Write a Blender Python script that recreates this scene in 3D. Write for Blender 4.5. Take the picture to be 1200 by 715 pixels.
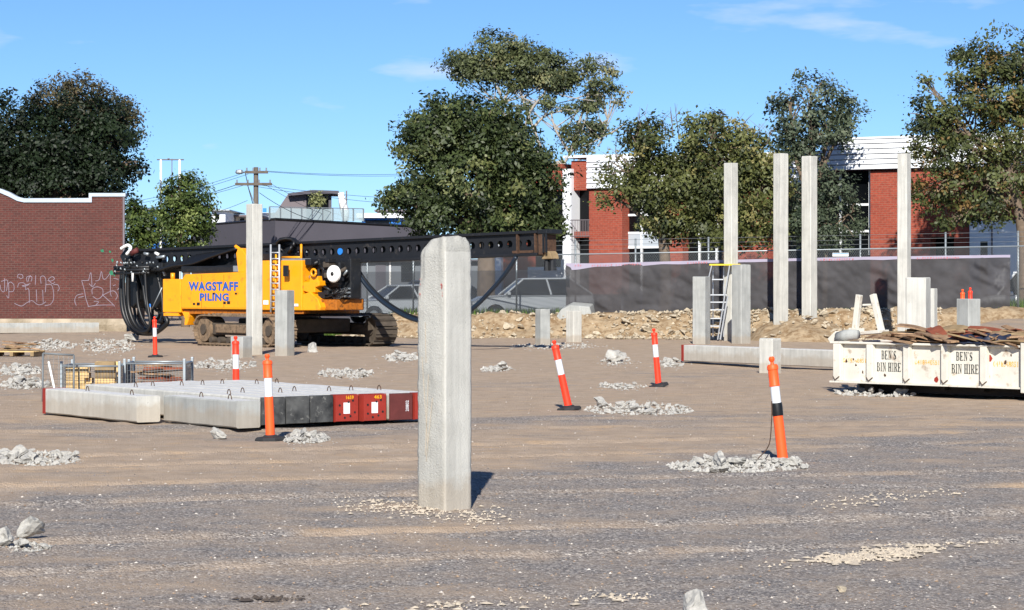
import bpy, math, random
import numpy as np
from mathutils import Vector, Matrix, noise
random.seed(7); np.random.seed(7)
for o in list(bpy.data.objects): bpy.data.objects.remove(o)
SC = bpy.context.scene
COL = SC.collection
R = math.radians

# ------------------------------------------------------------------ camera, sky, sun, exposure
FPX, HY, EYE = 2900.0, 330.0, 1.95          # focal length in photo pixels, horizon row, eye height (m)
cd = bpy.data.cameras.new('camera'); cam = bpy.data.objects.new('camera', cd); COL.objects.link(cam)
cam.location = (0, 0, EYE); cam.rotation_euler = (R(90), 0, 0)
cd.sensor_width = 36; cd.lens = FPX/1200*36
cd.shift_y = -(357.5-HY)/1200
cd.clip_start = .5; cd.clip_end = 6000
SC.camera = cam

SUN_EL, SUN_AZ = 30.0, 2.6                  # the sun stands behind the camera, a little to its left
SKY_STRENGTH, SUN_STRENGTH, EXPOSURE = 0.078, 4.7, 0.65
W = bpy.data.worlds.new('World'); SC.world = W; W.use_nodes = True
nt = W.node_tree; nt.nodes.clear()
sky = nt.nodes.new('ShaderNodeTexSky'); sky.sky_type = 'NISHITA'; sky.sun_disc = False
sky.sun_elevation = R(SUN_EL); sky.sun_rotation = R(180+SUN_AZ)
sky.air_density = 0.65; sky.dust_density = 0.0; sky.ozone_density = 8.3; sky.altitude = 20
bg = nt.nodes.new('ShaderNodeBackground'); bg.inputs['Strength'].default_value = SKY_STRENGTH
wo = nt.nodes.new('ShaderNodeOutputWorld')
# thin cloud wisps over the whole sky
tc = nt.nodes.new('ShaderNodeTexCoord')
mp = nt.nodes.new('ShaderNodeMapping'); mp.inputs['Scale'].default_value = (13, 13, 60); mp.inputs['Location'].default_value = (0.2739, 5.6199, 19.6419)
nz = nt.nodes.new('ShaderNodeTexNoise'); nz.inputs['Scale'].default_value = 1.0; nz.inputs['Detail'].default_value = 5; nz.inputs['Roughness'].default_value = .5
rp = nt.nodes.new('ShaderNodeValToRGB'); rp.color_ramp.elements[0].position = .60; rp.color_ramp.elements[1].position = .72
rp.color_ramp.elements[1].color = (.5, .5, .5, 1)
mx = nt.nodes.new('ShaderNodeMix'); mx.data_type = 'RGBA'
mx.inputs['B'].default_value = (6.4, 7.2, 9.3, 1)
nt.links.new(tc.outputs['Generated'], mp.inputs['Vector']); nt.links.new(mp.outputs['Vector'], nz.inputs['Vector'])
nt.links.new(nz.outputs['Fac'], rp.inputs['Fac']); nt.links.new(rp.outputs['Color'], mx.inputs['Factor'])
nt.links.new(sky.outputs['Color'], mx.inputs['A']); nt.links.new(mx.outputs['Result'], bg.inputs['Color'])
nt.links.new(bg.outputs['Background'], wo.inputs['Surface'])
sl = bpy.data.lights.new('sun', 'SUN'); sl.energy = SUN_STRENGTH; sl.angle = R(.53); sl.color = (1.0, .95, .87)
so = bpy.data.objects.new('sun', sl); COL.objects.link(so)
sd = Vector((math.sin(R(SUN_AZ))*math.cos(R(SUN_EL)), math.cos(R(SUN_AZ))*math.cos(R(SUN_EL)), -math.sin(R(SUN_EL))))
so.rotation_euler = sd.to_track_quat('-Z', 'Y').to_euler(); so.location = (0, -20, 40)
SC.view_settings.view_transform = 'Standard'; SC.view_settings.look = 'None'
SC.view_settings.exposure = EXPOSURE; SC.view_settings.gamma = 1
SC.view_settings.use_curve_mapping = False
SC.render.engine = 'CYCLES'; SC.render.resolution_x = 1024; SC.render.resolution_y = 610

# ------------------------------------------------------------------ pixel -> place helpers
def P(x, y, D): return Vector(((x-600)/FPX*D, D, EYE+(HY-y)/FPX*D))
def G(x, y, z=0.0):
    D = (EYE-z)*FPX/(y-HY); return Vector(((x-600)/FPX*D, D, z))
class Frame:
    """a vertical working frame: u along angle a, v away from it, z up"""
    def __init__(s, ox, oy, a): s.o = Vector((ox, oy)); s.a = R(a); s.u = Vector((math.cos(s.a), math.sin(s.a))); s.v = Vector((-s.u.y, s.u.x))
    def at(s, px, py, v0=0.0):
        d = Vector(((px-600)/FPX, 1.0)); c = -s.o
        t = (v0 - c.dot(s.v))/d.dot(s.v)
        q = d*t + c
        return q.dot(s.u), EYE+(HY-py)/FPX*t
    def world(s, u, v, z=0.0): q = s.o+s.u*u+s.v*v; return Vector((q.x, q.y, z))
    def local(s, x, y): q = Vector((x, y))-s.o; return q.dot(s.u), q.dot(s.v)
FENCE = Frame(1.21, 88.0, -14.3)
def sstep(a, b, x):
    t = min(1, max(0, (x-a)/(b-a))); return t*t*(3-2*t)
def nz3(x, y, z=0): return noise.noise((x, y, z))
RUTS = ((17.6, .30), (19.4, .30), (22.6, .16), (24.5, .16), (27.8, .42), (29.7, .42), (33, .1), (34.9, .1))
def gz(x, y):
    if y > 140 or y < 5 or abs(x) > 60: return 0.0
    k = min(1, (y-5)/5)
    u, v = FENCE.local(x, y)
    ramp = .72*sstep(-26, -20, v)*sstep(13.8, 16.2, u)
    rut = 0.0
    if y < 45:
        for y0, sl in RUTS:
            dd_ = (y-y0-sl*x-.5*nz3(x*.12, y0, 2))/.17
            if abs(dd_) < 3: rut += -.034*math.exp(-dd_*dd_)*(1+.4*nz3(x*2.5, y0, 6))+.018*math.exp(-(abs(dd_)-1.7)**2*2)
    return k*(rut + nz3(x*.33, y*.33)*.035 + nz3(x*1.7, y*1.3, 3)*.014 + nz3(x*5, y*5, 9)*.006) + ramp - .01

# ------------------------------------------------------------------ mesh helpers
class MB:
    def __init__(s): s.v = []; s.f = []
    def poly(s, pts):
        n = len(s.v); s.v += [tuple(p) for p in pts]; s.f.append(tuple(range(n, n+len(pts))))
    def box(s, c, sz, rot=None):
        hx, hy, hz = sz[0]/2, sz[1]/2, sz[2]/2; n = len(s.v); c = Vector(c)
        for dx, dy, dz in ((-1,-1,-1),(1,-1,-1),(1,1,-1),(-1,1,-1),(-1,-1,1),(1,-1,1),(1,1,1),(-1,1,1)):
            q = Vector((dx*hx, dy*hy, dz*hz))
            if rot is not None: q = rot @ q
            s.v.append(tuple(c+q))
        for f in ((0,3,2,1),(4,5,6,7),(0,1,5,4),(1,2,6,5),(2,3,7,6),(3,0,4,7)): s.f.append(tuple(n+i for i in f))
        return s
    def box2(s, a, b):
        return s.box([(a[i]+b[i])/2 for i in range(3)], [abs(b[i]-a[i]) for i in range(3)])
    def prism(s, pts, off):
        """closed prism: polygon pts (3d) swept by off"""
        n = len(s.v); k = len(pts); off = Vector(off)
        s.v += [tuple(p) for p in pts] + [tuple(Vector(p)+off) for p in pts]
        s.f.append(tuple(range(n, n+k))[::-1]); s.f.append(tuple(range(n+k, n+2*k)))
        for i in range(k):
            j = (i+1) % k; s.f.append((n+i, n+j, n+k+j, n+k+i))
        return s
    def tube(s, pts, r, n=8, r2=None, caps=True):
        pts = [Vector(p) for p in pts]; m = len(pts); base = len(s.v)
        t0 = (pts[1]-pts[0]).normalized()
        ref = Vector((0,0,1)) if abs(t0.z) < .9 else Vector((1,0,0))
        a = t0.cross(ref).normalized()
        for i, p in enumerate(pts):
            if i == 0: t = pts[1]-pts[0]
            elif i == m-1: t = pts[-1]-pts[-2]
            else: t = pts[i+1]-pts[i-1]
            t = t.normalized(); a = (a - t*a.dot(t))
            a = a.normalized() if a.length > 1e-6 else t.orthogonal().normalized()
            b = t.cross(a)
            rr = r if r2 is None else r+(r2-r)*i/(m-1)
            if isinstance(r, (list, tuple)): rr = r[i]
            for k in range(n):
                an = 2*math.pi*k/n
                s.v.append(tuple(p+a*(rr*math.cos(an))+b*(rr*math.sin(an))))
        for i in range(m-1):
            for k in range(n):
                k2 = (k+1) % n
                s.f.append((base+i*n+k, base+i*n+k2, base+(i+1)*n+k2, base+(i+1)*n+k))
        if caps:
            s.f.append(tuple(base+k for k in range(n))[::-1]); s.f.append(tuple(base+(m-1)*n+k for k in range(n)))
        return s
    def build(s, name, mat, parent=None, smooth=False, bevel=0, loc=None, rotz=0):
        me = bpy.data.meshes.new(name); me.from_pydata(s.v, [], s.f); me.update()
        if smooth: me.shade_smooth()
        o = bpy.data.objects.new(name, me); COL.objects.link(o)
        if mat is not None: me.materials.append(mat)
        if parent is not None: o.parent = parent
        if loc is not None: o.location = loc
        o.rotation_euler.z = rotz
        if bevel:
            b = o.modifiers.new('bevel', 'BEVEL'); b.width = bevel; b.segments = 2; b.limit_method = 'ANGLE'
        return o
def spline(pts, sub=6):
    pts = [Vector(p) for p in pts]; out = []
    for i in range(len(pts)-1):
        p0 = pts[max(i-1, 0)]; p1 = pts[i]; p2 = pts[i+1]; p3 = pts[min(i+2, len(pts)-1)]
        for k in range(sub):
            t = k/sub
            out.append(.5*((2*p1)+(p2-p0)*t+(2*p0-5*p1+4*p2-p3)*t*t+(3*p1-p0-3*p2+p3)*t**3))
    out.append(pts[-1]); return out
def tag(o, label, cat, group=None, kind=None):
    if label: o['label'] = label
    if cat: o['category'] = cat
    if group: o['group'] = group
    if kind: o['kind'] = kind
    return o
def thing(name, label, cat, loc=(0,0,0), rotz=0, group=None):
    o = bpy.data.objects.new(name, None); COL.objects.link(o)
    o.location = loc; o.rotation_euler = (0, 0, rotz); o.empty_display_size = .2
    return tag(o, label, cat, group)
def quads_mesh(name, co, mat, parent=None, nper=4, tint=None, extra=None):
    """co: (N,nper,3) array of separate faces"""
    n = co.shape[0]; me = bpy.data.meshes.new(name)
    me.vertices.add(n*nper); me.vertices.foreach_set('co', co.reshape(-1).astype(np.float32))
    me.loops.add(n*nper); me.loops.foreach_set('vertex_index', np.arange(n*nper, dtype=np.int32))
    me.polygons.add(n); me.polygons.foreach_set('loop_start', np.arange(0, n*nper, nper, dtype=np.int32))
    me.update(calc_edges=True)
    if tint is not None:
        at = me.attributes.new('tint', 'FLOAT', 'POINT'); at.data.foreach_set('value', np.repeat(tint, nper).astype(np.float32))
    me.materials.append(mat)
    o = bpy.data.objects.new(name, me); COL.objects.link(o)
    if parent is not None: o.parent = parent
    return o
def text_mesh(name, body, w, h, mat, parent, u, v, z, bold=0.0, rot=0.0):
    """flat lettering fitted to w x h, centred on (u, z) in the plane v, facing -v"""
    cu = bpy.data.curves.new('lettering', 'FONT'); cu.body = body; cu.offset = bold; cu.resolution_u = 3; cu.space_character = 1.0+bold*2.2
    ob = bpy.data.objects.new('lettering', cu)
    me = bpy.data.meshes.new_from_object(ob); bpy.data.objects.remove(ob); bpy.data.curves.remove(cu)
    xs = [q.co.x for q in me.vertices]; ys = [q.co.y for q in me.vertices]
    cx, cy = (min(xs)+max(xs))/2, (min(ys)+max(ys))/2; sx, sy = w/(max(xs)-min(xs)), h/(max(ys)-min(ys))
    for q in me.vertices:
        a, b = (q.co.x-cx)*sx, (q.co.y-cy)*sy
        a, b = a*math.cos(rot)-b*math.sin(rot), a*math.sin(rot)+b*math.cos(rot)
        q.co = (u+a, v, z+b)
    me.materials.clear(); me.materials.append(mat)
    o = bpy.data.objects.new(name, me); COL.objects.link(o); o.parent = parent
    return o

# ------------------------------------------------------------------ materials
def lin(c):
    if isinstance(c, str):
        c = [int(c[i:i+2], 16)/255 for i in (0, 2, 4)]
        c = [x/12.92 if x <= .04045 else ((x+.055)/1.055)**2.4 for x in c]
    return tuple(c)
class NT:
    def __init__(s, name):
        s.m = bpy.data.materials.new(name); s.m.use_nodes = True; s.t = s.m.node_tree
        s.b = s.t.nodes['Principled BSDF']; s.out = s.t.nodes['Material Output']
    def n(s, kind, **kw):
        q = s.t.nodes.new(kind)
        for k, v in kw.items():
            if hasattr(q, k): setattr(q, k, v)
            else: q.inputs[k].default_value = v
        return q
    def l(s, a, b): s.t.links.new(a, b)
    def coords(s, rnd=True):
        c = s.n('ShaderNodeTexCoord')
        if not rnd: return c.outputs['Object']
        oi = s.n('ShaderNodeObjectInfo'); mu = s.n('ShaderNodeMath', operation='MULTIPLY'); mu.inputs[1].default_value = 40
        s.l(oi.outputs['Random'], mu.inputs[0])
        ad = s.n('ShaderNodeVectorMath', operation='ADD'); s.l(c.outputs['Object'], ad.inputs[0]); s.l(mu.outputs[0], ad.inputs[1])
        return ad.outputs[0]
    def noise(s, vec, scale, detail=4, rough=.55):
        q = s.n('ShaderNodeTexNoise'); q.inputs['Scale'].default_value = scale; q.inputs['Detail'].default_value = detail; q.inputs['Roughness'].default_value = rough
        s.l(vec, q.inputs['Vector']); return q.outputs['Fac']
    def ramp(s, fac, stops):
        q = s.n('ShaderNodeValToRGB'); e = q.color_ramp.elements
        while len(e) < len(stops): e.new(.5)
        for i, (p, c) in enumerate(stops):
            e[i].position = p; e[i].color = (*c, 1) if len(c) == 3 else c
        s.l(fac, q.inputs['Fac']); return q.outputs['Color']
    def mix(s, fac, a, b, blend='MIX'):
        q = s.n('ShaderNodeMix', data_type='RGBA', blend_type=blend)
        for val, key in ((fac, 'Factor'), (a, 'A'), (b, 'B')):
            i = q.inputs[key] if key == 'Factor' else [x for x in q.inputs if x.name == key and x.type == 'RGBA'][0]
            if hasattr(val, 'is_linked'): s.l(val, i)
            elif key == 'Factor': i.default_value = val
            else: i.default_value = (*val, 1)
        return [x for x in q.outputs if x.type == 'RGBA'][0]
    def bump(s, h, strength=.4, dist=.02):
        q = s.n('ShaderNodeBump'); q.inputs['Strength'].default_value = strength; q.inputs['Distance'].default_value = dist
        s.l(h, q.inputs['Height']); s.l(q.outputs['Normal'], s.b.inputs['Normal'])
def mat(name, col, rough=.7, metal=0, var=.18, scale=3.0, bump=.25, bscale=40, col2=None, spec=.35, dirt=None, dirt_at=(.55, .75), dist=.01):
    t = NT(name); c = lin(col); v = t.coords()
    f = t.noise(v, scale, 6, .6)
    a = tuple(x*(1-var) for x in c); b = tuple(min(1, x*(1+var)) for x in c) if col2 is None else lin(col2)
    cc = t.ramp(f, [(.3, a), (.7, b)])
    if dirt is not None:
        g = t.noise(v, scale*1.9+1.3, 8, .65)
        cc = t.mix(t.ramp(g, [(dirt_at[0], (0,0,0)), (dirt_at[1], (1,1,1))]), cc, lin(dirt))
    t.l(cc, t.b.inputs['Base Color']); t.b.inputs['Roughness'].default_value = rough; t.b.inputs['Metallic'].default_value = metal
    t.b.inputs['Specular IOR Level'].default_value = spec
    if bump: t.bump(t.noise(v, bscale, 4), bump, dist)
    return t.m
def concrete(name, col, stain=.12, rough_scale=70, bump=.5, streak=True):
    t = NT(name); c = lin(col); v = t.coords()
    big = t.noise(v, 2.2, 5, .6)
    cc = t.ramp(big, [(.25, tuple(x*(1-stain*1.6) for x in c)), (.5, c), (.78, tuple(min(.9, x*(1+stain)) for x in c))])
    mpn = t.n('ShaderNodeMapping'); mpn.inputs['Scale'].default_value = (9, 9, .5); t.l(v, mpn.inputs['Vector'])
    st = t.noise(mpn.outputs['Vector'], 1.5, 5, .6)
    cc = t.mix(t.ramp(st, [(.42, (0,0,0)), (.75, (.6,.6,.6))]), cc, tuple(x*.62 for x in c))
    pit = t.noise(v, 38, 3, .5)
    cc = t.mix(t.ramp(pit, [(.66, (0,0,0)), (.74, (.55,.55,.55))]), cc, tuple(x*.5 for x in c))
    vh_ = t.n('ShaderNodeTexVoronoi'); vh_.inputs['Scale'].default_value = 16; t.l(v, vh_.inputs['Vector'])
    cc = t.mix(t.ramp(vh_.outputs['Distance'], [(.05, (.45,.45,.45)), (.09, (0,0,0))]), cc, tuple(x*.35 for x in c))
    oc = t.n('ShaderNodeTexCoord'); sz_ = t.n('ShaderNodeSeparateXYZ'); t.l(oc.outputs['Object'], sz_.inputs[0])
    sp_ = t.n('ShaderNodeMath', operation='MULTIPLY_ADD'); t.l(t.noise(v, 5, 5, .65), sp_.inputs[0]); sp_.inputs[1].default_value = -.34; t.l(sz_.outputs[2], sp_.inputs[2])
    cc = t.mix(t.ramp(sp_.outputs[0], [(.0, (.42,.42,.42)), (.10, (0,0,0))]), cc, lin('97866f'))
    t.l(cc, t.b.inputs['Base Color']); t.b.inputs['Roughness'].default_value = .88; t.b.inputs['Specular IOR Level'].default_value = .25
    t.bump(t.noise(v, rough_scale, 5, .7), bump, .012)
    return t.m
def brick_mat(name, c1, c2, mortar, bw=.24, bh=.086):
    t = NT(name); co = t.coords(False); sp = t.n('ShaderNodeSeparateXYZ'); t.l(co, sp.inputs[0])
    ad = t.n('ShaderNodeMath', operation='ADD'); t.l(sp.outputs[0], ad.inputs[0]); t.l(sp.outputs[1], ad.inputs[1])
    cb = t.n('ShaderNodeCombineXYZ'); t.l(ad.outputs[0], cb.inputs[0]); t.l(sp.outputs[2], cb.inputs[1])
    br = t.n('ShaderNodeTexBrick'); br.inputs['Color1'].default_value = (*lin(c1), 1); br.inputs['Color2'].default_value = (*lin(c2), 1); br.inputs['Mortar'].default_value = (*lin(mortar), 1)
    br.inputs['Scale'].default_value = 1; br.inputs['Mortar Size'].default_value = .012; br.inputs['Brick Width'].default_value = bw; br.inputs['Row Height'].default_value = bh; br.inputs['Bias'].default_value = -.1
    t.l(cb.outputs[0], br.inputs['Vector'])
    w = t.noise(co, .5, 5, .6)
    cc = t.mix(t.ramp(w, [(.35, (0,0,0)), (.8, (.55,.55,.55))]), br.outputs['Color'], tuple(x*.5 for x in lin(c1)))
    w2 = t.noise(co, 9, 3, .6)
    cc = t.mix(t.ramp(w2, [(.45, (0,0,0)), (.75, (.5,.5,.5))]), cc, tuple(x*.45 for x in lin(c2)))
    t.l(cc, t.b.inputs['Base Color']); t.b.inputs['Roughness'].default_value = .85
    t.bump(br.outputs['Fac'], -.5, .01); return t.m
def leaf_mat(name, dark, light, extra=None, rough=.5):
    t = NT(name); a = t.n('ShaderNodeAttribute'); a.attribute_name = 'tint'
    stops = [(0, lin(dark)), (.8, lin(light))]
    if extra: stops.append((1.0, lin(extra)))
    cc = t.ramp(a.outputs['Fac'], stops)
    t.l(cc, t.b.inputs['Base Color']); t.b.inputs['Roughness'].default_value = rough; t.b.inputs['Specular IOR Level'].default_value = .35
    tr = t.n('ShaderNodeBsdfTranslucent'); t.l(cc, tr.inputs['Color'])
    ms = t.n('ShaderNodeMixShader'); ms.inputs[0].default_value = .22
    t.l(t.b.outputs[0], ms.inputs[1]); t.l(tr.outputs[0], ms.inputs[2]); t.l(ms.outputs[0], t.out.inputs['Surface'])
    return t.m
def sheer(name, col, see):
    t = NT(name); co = t.coords()
    f = t.noise(co, 1.2, 6, .6); c = lin(col)
    cc = t.ramp(f, [(.3, tuple(x*.75 for x in c)), (.7, tuple(x*1.3 for x in c))])
    t.l(cc, t.b.inputs['Base Color']); t.b.inputs['Roughness'].default_value = .8; t.b.inputs['Specular IOR Level'].default_value = .2
    tr = t.n('ShaderNodeBsdfTransparent'); ms = t.n('ShaderNodeMixShader'); ms.inputs[0].default_value = see
    t.l(t.b.outputs[0], ms.inputs[1]); t.l(tr.outputs[0], ms.inputs[2]); t.l(ms.outputs[0], t.out.inputs['Surface']); return t.m

M = {}
M['concrete'] = concrete('pile concrete', 'bcbbb4')
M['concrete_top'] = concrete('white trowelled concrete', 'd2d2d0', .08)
M['concrete_old'] = concrete('grey concrete', '9fa19e', .16)
M['rubble'] = mat('broken concrete', 'a5a39d', .92, var=.22, scale=6, bump=.6, bscale=45)
M['limestone'] = mat('limestone', 'aca08b', .95, var=.35, scale=3, bump=.6, bscale=25)
M['sand'] = mat('sandy fill', 'a08d72', .95, var=.22, scale=1.6, bump=.8, bscale=14, dist=.04, dirt='7c6549', dirt_at=(.44, .62))
M['yellow'] = mat('rig yellow paint', 'ec9a0f', .42, var=.06, scale=2, bump=.05, spec=.5, dirt='85602a', dirt_at=(.55, .82))
M['yellow_dark'] = mat('worn and shaded orange steel', 'a8621a', .6, var=.2, scale=5, bump=.2, dirt='4a3218', dirt_at=(.5, .7))  # orange holds the base deck's grazing-light shade; skirt and joints use it too
M['black'] = mat('black steel', '16181b', .5, var=.3, scale=4, bump=.2, spec=.5, dirt='3a3835', dirt_at=(.55, .8))
M['mast_black'] = mat('mast black paint', '111318', .6, var=.25, scale=1.5, bump=.15, spec=.5, dirt='4b453f', dirt_at=(.6, .8))
M['rubber'] = mat('black rubber', '121315', .45, var=.3, scale=6, bump=.1, spec=.5)
M['blue_hose'] = mat('blue hose', '16222f', .4, var=.2, spec=.5)
M['track_mud'] = mat('muddy track steel', '7d6a55', .85, var=.3, scale=5, bump=.5, bscale=20, dirt='3c342c', dirt_at=(.5, .7))
M['track_dark'] = mat('dark track steel', '4c443b', .8, var=.3, scale=5, bump=.4, bscale=20)
M['white'] = mat('white paint', 'e3e3df', .6, var=.06, scale=2, bump=.05, dirt='a9a69c', dirt_at=(.62, .85))
M['blue_text'] = mat('blue lettering', '2457a6', .5, var=.05, bump=0)
M['orange'] = mat('fluorescent orange plastic', 'ff5a26', .5, var=.05, scale=4, bump=.03, dirt='b8583a', dirt_at=(.55, .85))
M['red_orange'] = mat('red orange plastic', 'ff3c22', .5, var=.05, scale=4, bump=.03, dirt='a8452e', dirt_at=(.55, .85))
M['reflect'] = mat('reflective white tape', 'd6dade', .35, var=.05, bump=0, spec=.6, dirt='9b9c9c', dirt_at=(.6, .85))
M['dark_base'] = mat('recycled rubber base', '2b2c2e', .8, var=.2, scale=8)
M['red_plate'] = mat('red painted steel plate', '8c2c22', .65, var=.12, scale=6, bump=.15, dirt='6b2a20', dirt_at=(.58, .75))
M['maroon'] = mat('maroon primer', '5a2a28', .7, var=.15, scale=7)
M['black_plate'] = mat('stained black form face', '26282a', .5, var=.4, scale=4, col2='5a5b5a', dirt='8b8b86', dirt_at=(.6, .72))
M['yellow_text'] = mat('yellow crayon', 'd8a018', .8, bump=0)
M['paper'] = mat('paper label', 'e0e0e2', .7, var=.05, bump=0)
M['red_chalk'] = mat('red marker', 'b05a55', .9, bump=0)
M['rust'] = mat('rusty steel', '4f3a2c', .8, var=.35, scale=6, bump=.3, dirt='2c221c', dirt_at=(.5, .7))
M['galv'] = mat('galvanised steel', '9aa2a6', .45, .55, var=.1, bump=.05, scale=5)
M['alu'] = mat('aluminium', 'c9ccce', .35, .5, var=.08, bump=.03)
M['wire'] = mat('fence wire', '6d7275', .6, .2, var=.1, bump=0)
M['brick_old'] = brick_mat('old red brick', '5c2a23', '46201c', '5c463f')
M['brick_red'] = brick_mat('orange red brick', 'a24732', '8e3c2c', '93604f')
M['coping'] = mat('pale blue grey coping', 'aab6c2', .6, var=.1, scale=3, dirt='7d8890', dirt_at=(.6, .8))
M['plinth'] = mat('rough stone footing', '8d8069', .95, var=.3, scale=1.2, bump=.8, bscale=8, dist=.05, col2='b5a894')
M['white_sheet'] = mat('white wall sheet', 'dfe3e8', .5, var=.03, scale=1)
M['window_dark'] = mat('dark window glass', '0b0d10', .18, var=.3, scale=.5, bump=0, spec=.25)
M['frame_white'] = mat('white window frame', 'd9dde0', .5, var=.04, bump=0)
M['spandrel'] = mat('pale spandrel', 'a9b2bb', .5, var=.06, bump=0)
M['charcoal'] = mat('charcoal render', '504e56', .8, var=.08, scale=.6, bump=.15)
M['charcoal_light'] = mat('grey cladding', '6c6468', .7, var=.06, scale=.8, bump=.1)
M['blue_wall'] = mat('blue wall', '1f6fc0', .6, var=.06)
M['cream'] = mat('cream wall', 'd8cdb8', .8, var=.06)
M['graffiti'] = mat('silver spray paint', '7c717d', .6, var=.15, bump=0)
M['green_paint'] = mat('green paint', '1c6a4c', .7, bump=0)
M['timber'] = mat('pale sawn timber', 'c9ab78', .8, var=.2, scale=5, bump=.2)
M['timber_old'] = mat('weathered timber', '8a7658', .9, var=.3, scale=4, bump=.3)
M['bark'] = mat('brown rotten board', '7d5f47', .9, var=.4, scale=3, bump=.5, col2='a98c6e', dirt='4a2e20', dirt_at=(.52, .68))
M['bark_red'] = mat('red brown board', '7b4330', .9, var=.35, scale=4, bump=.4)
M['tarp'] = mat('dark blue tarp', '23293a', .5, var=.4, scale=5, bump=.4, bscale=12, dist=.03)
M['trunk'] = mat('bark grey', '6b5d4f', .95, var=.3, scale=6, bump=.7, bscale=18)
M['trunk_pale'] = mat('pale gum bark', '9d968c', .9, var=.2, scale=4, bump=.3)
M['pole_wood'] = mat('grey pole wood', '5d564f', .95, var=.25, scale=5, bump=.4)
M['bin_paint'] = mat('worn white bin paint', 'cdc9bd', .65, var=.12, scale=2.5, bump=.25, dirt='8a6f56', dirt_at=(.57, .76))
M['dull_grey'] = mat('dull grey wall', '666c73', .8, var=.1, scale=.8)
M['bin_under'] = mat('dark bin underside', '2a2623', .8, var=.3)
M['bin_text'] = mat('faded black lettering', '2a3030', .7, var=.3, scale=12, bump=0, dirt='9b9d98', dirt_at=(.6, .68))
M['orange_text'] = mat('faded orange lettering', 'e0a53a', .7, var=.2, scale=12, bump=0, dirt='d8d2c2', dirt_at=(.5, .62))
M['blue_faint'] = mat('faint blue print', 'a9b3da', .7, bump=0)
M['banner'] = mat('pale lilac banner hem', '958fa0', .8, var=.06, scale=2)
M['banner_red'] = mat('faded red print', 'b0646a', .8, bump=0)
M['cloth_dark'] = sheer('black shade cloth', '424143', .10)
M['cloth_sheer'] = sheer('sheer shade cloth', '373b40', .46)
M['asphalt'] = mat('street asphalt', '5a5a5c', .9, var=.2, scale=3, bump=.4, bscale=60)
M['grass_m'] = leaf_mat('grass blades', '2f4018', '5f7a30')
M['car_silver'] = mat('silver car paint', 'b4bcc2', .3, .0, var=.02, bump=0, spec=.6)
M['car_blue'] = mat('grey blue car paint', '748593', .3, .0, var=.02, bump=0, spec=.6)
M['car_white'] = mat('white car paint', 'd5dadd', .3, .0, var=.02, bump=0, spec=.6)
M['tyre'] = mat('tyre rubber', '17181a', .8, var=.2, bump=.1)
M['lamp_glass'] = mat('headlamp glass', 'c8ced2', .1, var=.05, bump=0, spec=.8)
M['blue_plastic'] = mat('blue plastic', '2a7bd0', .5, var=.05, bump=0)
M['twig'] = mat('bare twig', '6f655e', .9, bump=0)
def glass_pane():
    t = NT('balustrade glass'); t.b.inputs['Base Color'].default_value = (.55, .65, .68, 1); t.b.inputs['Roughness'].default_value = .08
    tr = t.n('ShaderNodeBsdfTransparent'); tr.inputs['Color'].default_value = (.85, .92, .93, 1)
    ms = t.n('ShaderNodeMixShader'); ms.inputs[0].default_value = .55
    t.l(t.b.outputs[0], ms.inputs[1]); t.l(tr.outputs[0], ms.inputs[2]); t.l(ms.outputs[0], t.out.inputs['Surface']); return t.m
M['glass'] = glass_pane()
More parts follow.
